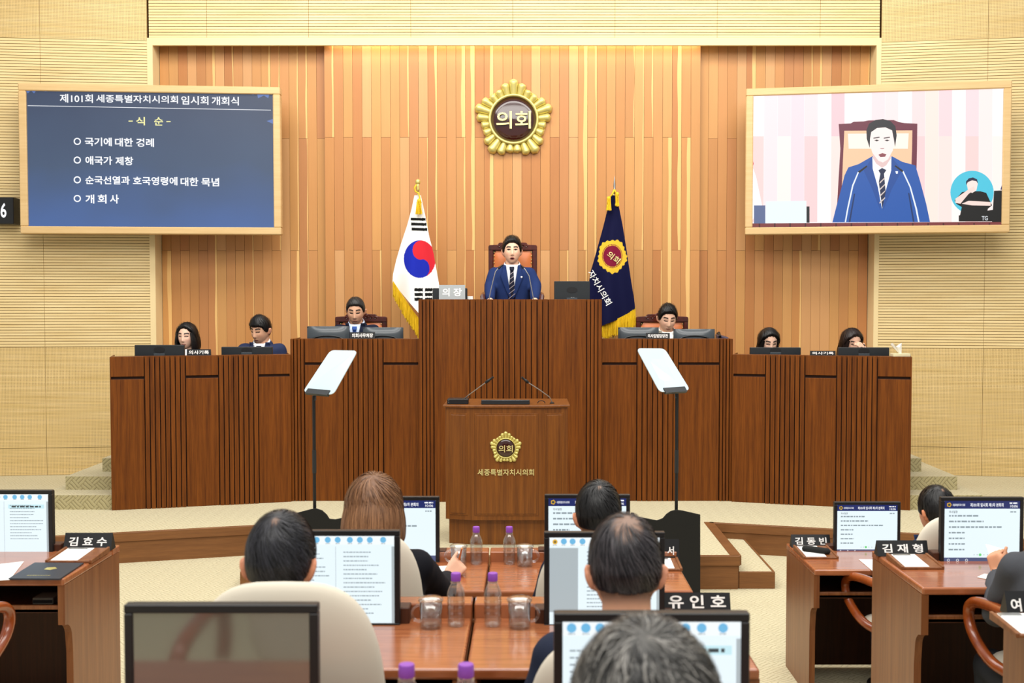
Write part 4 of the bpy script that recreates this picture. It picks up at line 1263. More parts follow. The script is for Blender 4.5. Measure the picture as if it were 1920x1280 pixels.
def person(label, px, py, Y, rz=0.0, lean=0.05, hp=(0, 0, 0), sc=1.0, style='short', hair=('#0d0c0c', '#2a2624'), strands=500, zend=-0.16, width=0.0032,
           skin='#d9a585', suit=('suit_jacket', '#1f2a44'), shirt='#eceff2', tie=None, stripe=None, arms=None, hands=None, vox=0.0058, brow='#140d0b', eyes='open', mouth='closed',
           lips='#a85f58', stand=False, zfl=None, seed=1, curve=0.0, bald=0.0, collar=True, trousers='#1c2233', ears=True, group=None, blouse=False, knee=0.42, refine=True, badge=False):
    hz = 1.185 - 0.0012 * abs(hp[0])
    zc = min(1.052, hz - 0.128)
    hc_l = Vector((0, -lean, hz)) * sc
    tgt = at(px, py, Y)
    rm = Matrix.Rotation(rz, 4, 'Z')
    org = tgt - (rm @ hc_l.to_4d()).to_3d()
    def L(p): return rm.inverted() @ (Vector(p) - org) / sc      # world -> person space
    Rh = Euler((R(hp[0]), R(hp[2]), R(hp[1])), 'XYZ').to_matrix()
    HCv = Vector((0, -lean, hz))
    def sh(z): return -lean * max(0.0, (z - 0.45) / 0.735) ** 1.2
    def HL(p): return HCv + Rh @ Vector(p)
    floor_l = -0.34 if stand else (0.0 if zfl is None else (zfl - org.z) / sc)
    A = {}
    for s_ in (-1, 1):
        a = (arms or {}).get(s_)
        shd = Vector((s_ * 0.158, sh(0.975), 0.975))
        if a is None:
            el, wr = Vector((s_ * 0.235, sh(0.75) - 0.02, 0.73)), Vector((s_ * 0.13, sh(0.75) - 0.20, 0.70))
        else:
            el, wr = [L(v_) if isinstance(v_, Vector) else Vector(v_) for v_ in a]
        A[s_] = (shd, el, wr)
    def limbs(mb, inf, wrist_cut=0.0):
        for s_ in (-1, 1):
            shd, el, wr = A[s_]
            wr2 = wr + (el - wr).normalized() * wrist_cut
            mb.capsule(shd, el, 0.052 + inf, 0.042 + inf, 14)
            mb.capsule(el, wr2, 0.042 + inf, 0.029 + inf * 1.3, 14)
            mb.ell(shd + Vector((-s_ * 0.025, 0, -0.003 if inf else -0.008)), 0.066 + inf * 1.3, 0.056 + inf * 1.3, 0.05 + inf * 1.3, 14, 8)
    def legs(mb, inf):
        for s_ in (-1, 1):
            hip = Vector((s_ * 0.088, 0.0, 0.50))
            if stand:
                kn, an_ = Vector((s_ * 0.09, 0.0, 0.08)), Vector((s_ * 0.09, 0.02, floor_l + 0.08))
            else:
                kn, an_ = Vector((s_ * 0.11, -knee, 0.50)), Vector((s_ * 0.11, -knee + 0.02, max(floor_l, -0.1) + 0.075))
            mb.capsule(hip, kn, 0.082 + inf, 0.058 + inf, 14); mb.capsule(kn, an_, 0.056 + inf, 0.040 + inf, 12)
    # --- body: one continuous skin surface
    mb = MB()
    loft(mb, [(0, sh(z), z, rx * 0.94, ry * 0.92) for z, rx, ry in TORSO[:-2]] + [(0, sh(1.0), min(1.03, zc - 0.022) - 0.006, 0.112, 0.068), (0, sh(1.03), min(1.062, zc), 0.058, 0.054)])
    limbs(mb, 0.0); legs(mb, 0.0)
    for s_ in (-1, 1):
        f0 = floor_l if stand else max(floor_l, -0.1)
        ft = Vector((s_ * 0.09, 0.02, f0 + 0.045)) if stand else Vector((s_ * 0.11, -knee + 0.06, f0 + 0.045))
        mb.capsule(ft, ft + Vector((0, -0.16, -0.008)), 0.04, 0.034, 10)
        _, el, wr = A[s_]
        fd = (wr - el).normalized()
        hd = (hands or {}).get(s_)
        if hd is None:
            hand(mb, wr, fd * 0.4 + Vector((-s_ * 0.7, -0.1, -0.1)), Vector((0, -0.25, -1)), s_ * 1, (18, 25, 15), 5)
        else:
            hand(mb, wr, rm.to_3x3().inverted() @ Vector(hd['f']), rm.to_3x3().inverted() @ Vector(hd['n']), hd['side'], hd.get('curl', (35, 40, 30)), hd.get('spread', 5), hd.get('sc', 1.0), hd.get('thumb', (40, 25)))
    mb.capsule((0, sh(0.98) + 0.012, 0.98), HL((0, 0.022, -0.05)), 0.060, 0.057, 16)
    d, f = sph(88, 64)
    hv = face_detail(head_pts(d))
    mb.add([HL(p_) for p_ in hv], f)
    if ears:
        for s_ in (-1, 1):
            c0 = Vector((s_ * 0.084, 0.014, -0.012))
            mb.ell((0, 0, 0), 0.009, 0.020, 0.034, 12, 8, M=Matrix.Translation(HL(c0)) @ (Rh @ Euler((R(-12), R(s_ * 14), R(-s_ * 34))).to_matrix()).to_4x4())
            mb.ell((0, 0, 0), 0.010, 0.012, 0.014, 10, 6, M=Matrix.Translation(HL(c0 + Vector((-s_ * 0.007, -0.006, -0.012)))) @ Rh.to_4x4())
    me = remesh(mb, vox, 1, 0.45)
    if refine:
        bm = bmesh.new(); bm.from_mesh(me)
        RhT = Rh.transposed()
        inside = {}
        for v_ in bm.verts:
            q_ = RhT @ (v_.co - HCv)
            inside[v_] = q_.y < -0.05 and abs(q_.x) < 0.062 and -0.082 < q_.z < 0.055
        ed = [e_ for e_ in bm.edges if inside[e_.verts[0]] and inside[e_.verts[1]]]
        bmesh.ops.subdivide_edges(bm, edges=ed, cuts=2, use_grid_fill=True, smooth=0.0)
        bm.to_mesh(me); bm.free()
    co = coords(me)
    hl = (co - np.array(HCv)) @ np.array(Rh)            # head-local
    base = np.array(hx(skin)); c = np.repeat(base[None], len(co), 0)
    x, y, z = hl[:, 0], hl[:, 1], hl[:, 2]; ax = np.abs(x)
    front_ = (y < -0.045) & (np.abs(z) < 0.13)
    def blend(mask, colr, a=1.0):
        m_ = (mask * a)[:, None]; c[:] = c * (1 - m_) + np.array(hx(colr)) * m_
    red = base * np.array([1.0, 0.80, 0.78, 1]); 
    m_ = (np.exp(-((ax - 0.045) / 0.018) ** 2 - ((z + 0.025) / 0.02) ** 2) * front_ * 0.45)[:, None]; c[:] = c * (1 - m_) + red * m_
    m_ = ((np.abs(x) > 0.074) & (np.abs(z + 0.008) < 0.04) & (np.abs(y - 0.012) < 0.035)).astype(float)[:, None] * 0.6; c[:] = c * (1 - m_) + base * np.array([1.0, 0.72, 0.66, 1]) * m_
    vx = vox
    if mouth == 'open':
        blend(front_ & ((x / 0.021) ** 2 + ((z + 0.066) / 0.013) ** 2 < 1), lips); blend(front_ & ((x / 0.015) ** 2 + ((z + 0.065) / 0.006) ** 2 < 1), '#3a1512')
    else:
        blend(front_ & ((x / 0.023) ** 2 + ((z + 0.065) / 0.009) ** 2 < 1), lips, 0.75); blend(front_ & (np.abs(z + 0.064) < 0.003) & (ax < 0.022), '#5d2c28', 0.8)
    bz = 0.036 + 0.004 * np.cos((ax - 0.034) * 60) - np.clip(ax - 0.042, 0, 1) * 0.35
    blend(front_ & (np.abs(z - bz) < 0.0064) & (ax > 0.012) & (ax < 0.052), brow, 0.95)
    if eyes == 'open':
        blend(front_ & (((ax - 0.031) / 0.0160) ** 2 + ((z - 0.013) / 0.0066) ** 2 < 1), '#b5a59d'); blend(front_ & (((ax - 0.031) / 0.0085) ** 2 + ((z - 0.0135) / 0.0066) ** 2 < 1), '#1a0f0b')
        blend(front_ & (np.abs(z - 0.0185 + ((ax - 0.031) / 0.0145) ** 2 * 0.004) < 0.0032) & (np.abs(ax - 0.031) < 0.0180), '#1f1512')
    else:
        blend(front_ & (np.abs(z - 0.0085 + ((ax - 0.031) / 0.015) ** 2 * -0.003) < 0.0042) & (np.abs(ax - 0.031) < 0.0165), '#1a100d', 1.0)
    blend(front_ & (((ax - 0.0085) / 0.0045) ** 2 + ((z + 0.0395) / 0.0032) ** 2 < 1), '#5a2f26', 0.8)
    # short back-and-sides stubble at the nape and temples
    if style in ('short', 'fringe', 'swept', 'thick'):
        dirs = hl / (np.linalg.norm(hl, axis=1, keepdims=True) + 1e-9)
        az = np.degrees(np.arctan2(ax, -y))
        k = ss(z, -0.085, -0.05) * (az > 112) * (np.linalg.norm(hl, axis=1) < 0.135) * 0.65
        m_ = k[:, None]; c[:] = c * (1 - m_) + np.array(hx(hair[0])) * m_
    if not stand or True:
        shoe = co[:, 2] < (floor_l + 0.1 if not stand else floor_l + 0.1)
        blend(shoe & (co[:, 2] < 0.2), '#141212')
    me.materials.append(M['skin']); paint(me, c)
    body = link('person', me, None, smooth='all')
    body.location = org; body.rotation_euler = (0, 0, rz); body.scale = (sc, sc, sc)
    tag(body, label, 'person', group)
    # --- jacket
    jm = fabric(*suit)
    mb = MB()
    loft(mb, [(0, sh(z_), z_, rx + 0.014, ry + 0.013) for z_, rx, ry in TORSO[:-2]] + [(0, sh(1.0), min(1.03, zc - 0.014), 0.139, 0.088), (0, sh(1.03), min(1.055, zc + 0.004), 0.074, 0.068)])
    limbs(mb, 0.013, 0.035)
    jme = remesh(mb, 0.012, 3, 0.5)
    # soft creases
    jc = coords(jme)
    nzv = np.array([pnoise(Vector((q_[0] * 9 + seed, q_[1] * 9, q_[2] * 14))) for q_ in jc])
    nn = np.empty(len(jc) * 3); jme.vertices.foreach_get('normal', nn); nn = nn.reshape(-1, 3)
    jc2 = jc + nn * (nzv * 0.005)[:, None]
    jme.vertices.foreach_set('co', jc2.ravel()); jme.update()
    jme.materials.append(jm)
    link('jacket', jme, body, smooth='all')
    bvh = BVHTree.FromPolygons([tuple(v_) for v_ in jc2], [tuple(p_.vertices) for p_ in jme.polygons])
    def strip(name, rows, m, off, nc=6, parent=body, sol=0.003):
        mb_ = MB(); vs = []
        for (z_, xa_, xb_) in rows:
            for i in range(nc + 1):
                xx = xa_ + (xb_ - xa_) * i / nc
                h = bvh.ray_cast(Vector((xx, -1.5, z_)), Vector((0, 1, 0)))
                yy = h[0].y if (h[0] is not None and z_ < 1.045) else sh(z_) - 0.083 + 0.25 * max(0, z_ - 1.03)
                vs.append((xx, yy - off, z_))
        fs = []
        for j in range(len(rows) - 1):
            for i in range(nc):
                a = j * (nc + 1) + i
                fs.append((a, a + nc + 1, a + nc + 2, a + 1))
        mb_.add(vs, fs)
        o_ = mb_.build(name, m, parent, smooth='all')
        md = o_.modifiers.new('thick', 'SOLIDIFY'); md.thickness = sol; md.offset = 1 if False else 0
        return o_
    zV = 0.74
    shm = fabric('shirt', shirt, 0.75)
    def vw(z_): return 0.058 * max(0.0, (z_ - zV) / (1.07 - zV)) ** 0.85
    zs = np.linspace(zc + 0.006, zV + 0.004, 18)
    if not blouse:
        strip('shirt_front', [(z_, -vw(z_), vw(z_)) for z_ in zs], shm, 0.003)
        for s_ in (-1, 1):
            rows = []
            for z_ in np.linspace(1.05, zV, 16):
                lw = np.interp(z_, [zV, 0.80, 0.93, 0.965, 0.972, 1.062], [0.004, 0.03, 0.062, 0.068, 0.045, 0.03])
                xi = vw(z_)
                rows.append((z_, s_ * xi, s_ * (xi + lw)))
            strip('lapel', rows, jm, 0.008, 5, sol=0.005)
    else:
        strip('blouse_front', [(z_, -vw(z_) * 0.8, vw(z_) * 0.8) for z_ in zs], shm, 0.003)
    if tie:
        tm_ = fabric('tie', tie, 0.6)
        kz = zc - 0.014
        rows = [(kz, -0.021, 0.021), (kz - 0.02, -0.021, 0.021), (kz - 0.038, -0.014, 0.014)]
        kn_ = strip('tie_knot', rows, tm_, 0.014, 4, sol=0.01)
        strip('tie_blade', [(z_, -np.interp(z_, [0.75, 1.012], [0.033, 0.014]), np.interp(z_, [0.75, 1.012], [0.033, 0.014])) for z_ in np.linspace(zc - 0.046, 0.75, 12)], tm_, 0.008, 4, sol=0.004)
        if stripe:
            st_ = fabric('tie_stripe', stripe, 0.6)
            for k in range(6):
                z0_ = 0.985 - k * 0.042
                hw = np.interp(z0_, [0.75, 1.012], [0.031, 0.013])
                n_ = 6; vs = []
                for row in (0, 1):
                    for i in range(n_ + 1):
                        xx = -hw + 2 * hw * i / n_; zz = z0_ + xx * 0.8 - row * 0.007
                        h = bvh.ray_cast(Vector((xx, -1.5, zz)), Vector((0, 1, 0)))
                        vs.append((xx, (h[0].y if h[0] is not None else -0.1) - 0.0115, zz))
                MB().add(vs, [(i, i + n_ + 1, i + n_ + 2, i + 1) for i in range(n_)]).build('tie_stripe', st_, body)
    if collar:
        cy_ = sh(1.05) + 0.022
        def band(name, m, r0, r1, z0_, z1_, a0_, a1_, rise):
            def fn(u, v_):
                a_ = R(a0_ + (a1_ - a0_) * u)
                bk_ = 0.5 - 0.5 * math.cos(a_)
                r_ = r0 + (r1 - r0) * v_
                zz = z0_ + (z1_ - z0_) * v_ + rise * bk_
                return (math.sin(a_) * r_, cy_ - math.cos(a_) * r_ * 1.02 - lean * 0.12 * v_, zz)
            o_ = MB().grid(fn, 30, 4).build(name, m, body, smooth='all')
            md = o_.modifiers.new('thick', 'SOLIDIFY'); md.thickness = 0.004; md.offset = 0
        band('shirt_collar', shm, 0.096, 0.0665, zc - 0.055, zc, 9, 351, 0.054 + 1.052 - zc)
        band('jacket_collar', jm, 0.098, 0.078, zc - 0.037, zc - 0.004, 48, 312, 0.036 + 1.052 - zc)
    if badge:
        h = bvh.ray_cast(Vector((0.088, -1.5, 0.945)), Vector((0, 1, 0)))
        if h[0] is not None:
            MB().ell(h[0] + Vector((0, -0.014, 0)), 0.009, 0.004, 0.009, 10, 6).build('lapel_pin', M['white'], body, smooth='all')
    # --- trousers
    mb = MB(); legs(mb, 0.012)
    loft(mb, [(0, 0, 0.42, 0.17, 0.13), (0, 0, 0.50, 0.178, 0.128), (0, 0, 0.60, 0.16, 0.11)])
    tme = remesh(mb, 0.016, 3, 0.5); tme.materials.append(fabric('trousers', trousers))
    link('trousers', tme, body, smooth='all')
    # --- hair
    hv_, hf_, hcol = hair_build(style, hair[0], hair[1], seed, strands, zend, width, curve, bald)
    hw_ = (np.array(Rh) @ hv_.T).T + np.array(HCv)
    hme = bpy.data.meshes.new('hair'); hme.from_pydata([tuple(p_) for p_ in hw_], [], hf_); hme.update()
    hme.materials.append(M['hairv']); paint(hme, hcol)
    link('hair', hme, body, smooth='all')
    body['_hc'] = 0; del body['_hc']
    return body, L, org

NAVY = ('navy_suit', '#26365c')
# --- stage
person('man in blue suit and striped tie speaking at the tall rostrum', 960, 471, 10.86, 0, 0.05, (2, 2, 0), 1.06, 'swept', ('#0b0909', '#1d1816'), suit=('bright_navy_suit', '#1e305e'), badge=True,
       tie='#171a2c', stripe='#9a8f92', mouth='open', stand=True, seed=3, skin='#ecbd9f',
       arms={-1: (Vector(at(919, 534, 10.82)), Vector(at(919, 563, 10.62))), 1: (Vector(at(1004, 534, 10.82)), Vector(at(1003, 563, 10.62)))})
person('man with grey-black hair and blue tie looking down left of the rostrum', 667, 583, 10.80, 0, 0.10, (20, 2, 0), 1.05, 'short', ('#161514', '#3c3a38'), suit=('dark_navy_suit', '#171d30'),
       shirt='#cfdcf0', tie='#2f4f94', eyes='down', seed=4, knee=0.26, skin='#dfac8c')
person('man in pale jacket looking down right of the rostrum', 1251, 597, 10.80, 0, 0.10, (22, 6, 2), 1.06, 'swept', ('#0a0909', '#1c1a18'), suit=('pale_jacket', '#b9b2a2'),
       shirt='#f0eee8', tie=None, eyes='down', seed=5, knee=0.26, skin='#e8ba9e')
person('woman with black bob behind the far left desk', 351, 630, 10.58, 0, 0.06, (8, -8, 0), 1.0, 'bob', ('#0a0909', '#201b1a'), zend=-0.17, suit=('black_jacket', '#15151a'), shirt='#f2f2f2', eyes='down', seed=6, knee=0.26, skin='#ecc0a6', ears=False, collar=False, blouse=True, lips='#c0655f')
person('man in navy suit and striped tie looking down at the left desk', 489, 618, 10.58, 0, 0.08, (20, -24, 3), 1.06, 'fringe', ('#0a0909', '#1d1a19'), suit=('slate_navy_suit', '#2a3350'), tie='#1d2433', stripe='#8fa6b8', eyes='down', seed=7, knee=0.26, skin='#dfac8c')
person('woman with long black hair looking down behind the right desk', 1441, 640, 10.58, 0, 0.08, (24, 6, 0), 1.02, 'long', ('#0a0909', '#201b1a'), zend=-0.30, suit=('black_jacket', '#15151a'), shirt='#1c1c20', eyes='down', seed=8, knee=0.26, skin='#ecc0a6', ears=True, collar=False, blouse=True)
person('woman with dark brown hair touching her glasses at the far right desk', 1596, 641, 10.58, 0, 0.08, (22, 16, 0), 1.02, 'long', ('#1a1210', '#33231d'), zend=-0.26, suit=('black_jacket', '#15151a'), shirt='#1c1c20', eyes='down', seed=9, knee=0.26, skin='#e6b79c', ears=True, collar=False, blouse=True,
       arms={1: (Vector(at(1640, 690, 10.42)), Vector(at(1622, 668, 10.38)))}, hands={1: dict(f=(-0.35, 0.0, 1), n=(-0.6, 0.6, 0), side=-1, curl=(25, 35, 20))})

# ================================================================== THINGS ON THE STAGE DESKS
def carved_chair(label, px0, px1, ptop, Y, zfl):
    xa, xb = at(px0, ptop, Y).x, at(px1, ptop, Y).x
    W = xb - xa; zt = at(px0, ptop, Y).z - zfl
    t = thing('carved_armchair', label, 'chair', ((xa + xb) / 2, Y, zfl), 0)
    h = W / 2; sw = 0.045
    for s_ in (-1, 1):
        MB().box(min(s_ * h, s_ * (h - sw)), max(s_ * h, s_ * (h - sw)), -0.03, 0.03, 0.0, zt - 0.045).build('back_post', M['carved'], t, bevel=0.006)
        MB().tube([(s_ * (h + 0.03), -0.02, zt - 0.50), (s_ * (h + 0.04), -0.25, zt - 0.50), (s_ * (h + 0.04), -0.46, zt - 0.52), (s_ * (h + 0.03), -0.50, zt - 0.58)], 0.026, 8).build('armrest', M['carved'], t, smooth=True)
        MB().tube([(s_ * (h + 0.02), -0.46, zt - 0.54), (s_ * (h - 0.01), -0.44, 0.0)], 0.026, 8).build('front_leg', M['carved'], t, smooth=True)
    # stepped crest rail with carved scrolls
    b = zt - 0.06
    prof = [(-h, b), (h, b), (h, zt - 0.02), (h * 0.97, zt - 0.008), (h * 0.62, zt - 0.005), (h * 0.56, zt + 0.016), (h * 0.25, zt + 0.018), (h * 0.18, zt + 0.032), (-h * 0.18, zt + 0.032), (-h * 0.25, zt + 0.018), (-h * 0.56, zt + 0.016), (-h * 0.62, zt - 0.005), (-h * 0.97, zt - 0.008), (-h, zt - 0.02)]
    MB().prism(prof, -0.035, 0.035).build('crest_rail', M['carved'], t, bevel=0.006)
    for s_ in (-1, 1):
        for k in range(3):
            cx_ = s_ * h * (0.22 + 0.17 * k); r_ = 0.02 - 0.003 * k
            pts = [(cx_ + s_ * r_ * (1 - i / 14) * math.cos(i * 0.75), -0.036, zt - 0.012 - 0.004 * k + r_ * 0.8 * (1 - i / 14) * math.sin(i * 0.75)) for i in range(12)]
            MB().tube(pts, 0.005, 5).build('carved_scroll', M['carved'], t, smooth=True)
    zs_ = zt - 0.72
    def pad(u, v):
        x = (u * 2 - 1) * (h - sw - 0.006); z = zs_ + 0.06 + v * (b - zs_ - 0.065)
        e = (1 - (u * 2 - 1) ** 6) * (1 - (v * 2 - 1) ** 6)
        return (x, -0.012 - 0.035 * e, z)
    MB().grid(pad, 16, 16).build('back_cushion', M['leather'], t, smooth='all')
    MB().box(-h + sw, h - sw, -0.012, 0.02, zs_, b + 0.01).build('back_board', M['carved'], t)
    mb = MB()
    for i in range(17):
        z = zs_ + 0.08 + (b - zs_ - 0.1) * i / 16
        for s_ in (-1, 1): mb.ell((s_ * (h - sw - 0.012), -0.022, z), 0.006, 0.005, 0.006, 6, 4)
    o = mb.build('stud', M['gold'], t, smooth='all'); o['kind'] = 'stuff'
    MB().box(-h, h, -0.48, 0.02, zs_ - 0.08, zs_).build('seat_rail', M['carved'], t, bevel=0.006)
    MB().box(-h + 0.02, h - 0.02, -0.47, -0.03, zs_, zs_ + 0.05).build('seat', M['leather'], t, bevel=0.02, seg=3)
    return t
zf_m = at(667, 583, 10.8).z - 1.185 * 1.05
carved_chair('carved dark-red armchair with orange leather behind the standing speaker', 916, 1007, 458, 11.12, z3)
carved_chair('carved dark-red armchair with orange leather left of the rostrum', 629, 726, 592, 11.06, z3)
carved_chair('carved dark-red armchair with orange leather right of the rostrum', 1192, 1290, 592, 11.06, z3)

def plate(name, label, px0, py0, px1, py1, Y, text, zbase=None, tcol='white', body='black', tw=0.84, th=0.62, cut=None, lean=16, tz=0.5):
    "wedge-shaped desk nameplate; the face leans back"
    p0, p1 = at(px0, py1, Y), at(px1, py0, Y)
    W = p1.x - p0.x; z0 = p0.z if zbase is None else zbase; H = p1.z - z0
    t = thing(name, label, 'nameplate', ((p0.x + p1.x) / 2, Y, z0))
    d = H * math.tan(R(lean))
    MB().add([(-W / 2, 0, 0), (W / 2, 0, 0), (W / 2, d, H), (-W / 2, d, H), (-W / 2, 2.1 * d, 0), (W / 2, 2.1 * d, 0)],
             [(0, 1, 2, 3), (3, 2, 5, 4), (0, 3, 4), (1, 5, 2), (0, 4, 5, 1)]).build('wedge', M[body] if isinstance(body, str) else body, t)
    if text:
        o = text_mesh(text, W * tw, H * th, 0.022, 0.0012).build('lettering', M[tcol], t)
        o.rotation_euler = (R(-lean), 0, 0); o.location = (0, d * tz - 0.0006, H * tz)
    return t, W, H
M['plate_grey'] = mat('grey_metal_plate', '#9fa3a4', 0.35, 0.6)
yl = 10.15 + 0.07
plate('nameplate', 'black nameplate on the desk left of the rostrum', 656, 622.5, 703, 635, yl, '의회사무처장', ZMD - 0.002, lean=8)
plate('nameplate', 'black nameplate on the desk right of the rostrum', 1211, 624, 1256, 636, yl, '의사입법담당관', ZMD - 0.002, lean=8)
def ydesk(px):
    x = abs(at(px, 660, 9.95).x)
    return YI + (YO - YI) * (x - XI) / (XO - XI)
plate('nameplate', 'small black nameplate on the far left desk', 350, 654.5, 395, 667, ydesk(372) + 0.08, '의사기록', ZSD - 0.002, lean=8)
plate('nameplate', 'small black nameplate on the far right desk', 1519, 657.5, 1567, 671, ydesk(1543) + 0.08, '의사기록', ZSD - 0.002, lean=8)
plate('nameplate', 'wide grey nameplate on top of the rostrum', 823, 534, 872, 561, 10.17, '의 장', ZRO - 0.002, body='plate_grey', tw=0.74, th=0.56, lean=6)
# dark boxes behind it
px_ = at(811, 540, 10.36); px2_ = at(876, 560, 10.36)
t = thing('document_holder', 'black document holder behind the grey nameplate on the rostrum', 'holder', ((px_.x + px2_.x) / 2, 10.36, ZRO - 0.29))
MB().box(-(px2_.x - px_.x) / 2, (px2_.x - px_.x) / 2, 0, 0.06, 0, px_.z - ZRO + 0.29).build('case', M['dgrey'], t, bevel=0.006)
pa = at(877, 551, 10.38); pb = at(886, 560, 10.38)
t = thing('paper_stack', 'white papers beside the nameplate on the rostrum', 'paper', ((pa.x + pb.x) / 2, 10.42, ZRO - 0.29))
mb = MB()
for k in range(6): mb.box(-0.025, 0.025 , -0.03 + 0.006 * k, -0.027 + 0.006 * k, 0, pa.z - ZRO + 0.27 - 0.004 * k)
mb.build('sheets', M['paper'], t)

def desk_monitor(label, px0, py0, px1, Y, zbase, kind, sink=0.29):
    a, b = at(px0, py0, Y), at(px1, py0, Y)
    W = b.x - a.x; zw = zbase - sink; H = a.z - zw
    t = thing('desk_monitor', label, 'monitor', ((a.x + b.x) / 2, Y, zw))
    h = W / 2; zb_ = 0.09
    if kind == 'curved':
        def fn(u, v):
            x = (u * 2 - 1) * h; z = zb_ + (H - zb_) * v
            e = (1 - (u * 2 - 1) ** 4) * (1 - (v * 2 - 1) ** 4)
            return (x, -0.008 - 0.028 * e, z)
        MB().grid(fn, 20, 14).build('back_shell', M['mgrey'], t, smooth='all')
        MB().box(-h, h, -0.008, 0.02, zb_, H).build('case', M['dgrey'], t, bevel=0.004)
        zg = sink + 0.002
        pts = [(h * 0.78 * math.cos(PI * i / 16), -0.042 , zg - 0.028 + 0.048 * math.sin(PI * i / 16)) for i in range(17)]
        MB().tube(pts, 0.008, 6).build('shell_ridge', M['dgrey'], t, smooth='all')
    else:
        MB().box(-h, h, -0.012, 0.02, zb_, H).build('case', M['dgrey'], t, bevel=0.004)
        zc = sink + (H - sink) * 0.52
        MB().lathe([(0.05, 0), (0.05, 0.003), (0, 0.003)], 24, Matrix.Translation((0, -0.012, zc)) @ Matrix.Rotation(R(90), 4, 'X') @ Matrix.Diagonal((1, 0.55, 1, 1))).build('mount_cover', M['black'], t)
        MB().box(-0.05, 0.05, -0.02, -0.012, sink - 0.03, sink + 0.014).build('hinge', M['mgrey'], t, bevel=0.002)
    MB().box(-h + 0.012, h - 0.012, 0.0195, 0.0215, zb_ + 0.015, H - 0.012).build('screen', M['black'], t)
    MB().box(-0.03, 0.03, 0.0, 0.018, 0.01, zb_ + 0.05).build('stand', M['dgrey'], t)
    MB().box(-0.1, 0.1, -0.05, 0.09, 0, 0.012).build('foot', M['dgrey'], t, bevel=0.004)
    return t
ym2 = 10.15 + 0.25
desk_monitor('grey monitor left of the nameplate on the left officer desk', 576, 611.5, 655, ym2, ZMD, 'curved')
desk_monitor('grey monitor right of the nameplate on the left officer desk', 681, 613.5, 756, ym2, ZMD, 'curved')
desk_monitor('grey monitor left of the nameplate on the right officer desk', 1159, 613.5, 1235, ym2, ZMD, 'curved')
desk_monitor('grey monitor right of the nameplate on the right officer desk', 1263, 616.5, 1340, ym2, ZMD, 'curved')
desk_monitor('black monitor in front of the woman with black bob', 253, 646.5, 346, ydesk(300) + 0.24, ZSD, 'flat')
desk_monitor('black monitor in front of the man with striped tie at the left desk', 415.5, 650, 511, ydesk(460) + 0.24, ZSD, 'flat')
desk_monitor('black monitor in front of the woman with long black hair', 1406, 651, 1501, ydesk(1450) + 0.24, ZSD, 'flat')
desk_monitor('black monitor in front of the woman touching her glasses', 1571.5, 651, 1667, ydesk(1620) + 0.24, ZSD, 'flat')
t = desk_monitor('black monitor standing on the right of the rostrum', 1039, 527, 1106, 10.40, ZRO, 'flat', 0.29)
o = text_mesh('TG', 0.035, 0.02, 0.01, 0.001).build('lettering', M['steel'], t); o.location = (0.005, -0.0125, 0.30)

# tissue box
ty = ydesk(1690) + 0.09
p0 = at(1688, 669, ty)
t = thing('tissue_box', 'white tissue box on the right end of the far right desk', 'tissue box', (p0.x, ty, ZSD - 0.002))
MB().box(-0.075, 0.075, -0.05, 0.05, 0, 0.028).build('carton', mat('tissue_carton', '#d9cfa8', 0.7), t, bevel=0.004)
mb = MB()
def tiss(u, v):
    a = 2 * PI * u
    r_ = 0.012 + 0.038 * v + 0.010 * math.sin(3 * a) * v
    return (r_ * math.cos(a) * 0.9 - 0.035 * v, r_ * math.sin(a) * 0.5, 0.026 + 0.075 * v + 0.018 * math.sin(2 * a + 1) * v)
mb.grid(tiss, 24, 6); mb.build('tissue', M['tissue'], t, smooth='all')
# dark device right of the right officer
p0 = at(1351, 634, 10.5)
t = thing('desk_phone', 'small dark telephone at the right end of the right officer desk', 'telephone', (p0.x, 10.42, ZMD - 0.29))
MB().add([(-0.05, -0.06, 0), (0.06, -0.06, 0), (0.06, 0.08, 0), (-0.05, 0.08, 0), (-0.05, -0.06, 0.32), (0.06, -0.06, 0.29), (0.06, 0.08, 0.30), (-0.05, 0.08, 0.33)],
         [(0, 3, 2, 1), (4, 5, 6, 7), (0, 1, 5, 4), (1, 2, 6, 5), (2, 3, 7, 6), (3, 0, 4, 7)]).build('case', mat('plum_plastic', '#3a3145', 0.4), t, bevel=0.01)
MB().tube([(-0.03, -0.065, 0.30), (-0.03, 0.0, 0.335), (-0.03, 0.06, 0.325)], 0.014, 8).build('handset', M['black'], t, smooth=True)

# rostrum microphones
yr = 10.33
def mr(x, y, dy=0.0): return at(x, y, yr + dy)
for lab, pts in (('thin gooseneck microphone left of the speaking man on the rostrum', [(917, 561), (919, 550), (923, 532), (929, 509), (934, 503), (943, 496.5)]),
                 ('thin gooseneck microphone right of the speaking man on the rostrum', [(1000.5, 561), (998, 548), (992, 517), (985, 505.5), (982, 502.5), (977, 498)])):
    b_ = at(*pts[0], yr); b_.z = ZRO - 0.29
    P_ = [b_ + Vector((0, 0, 0.01)), at(*pts[0], yr)] + [mr(x, y) for x, y in pts[1:]]
    gooseneck('gooseneck_microphone', lab, b_, P_, 1)

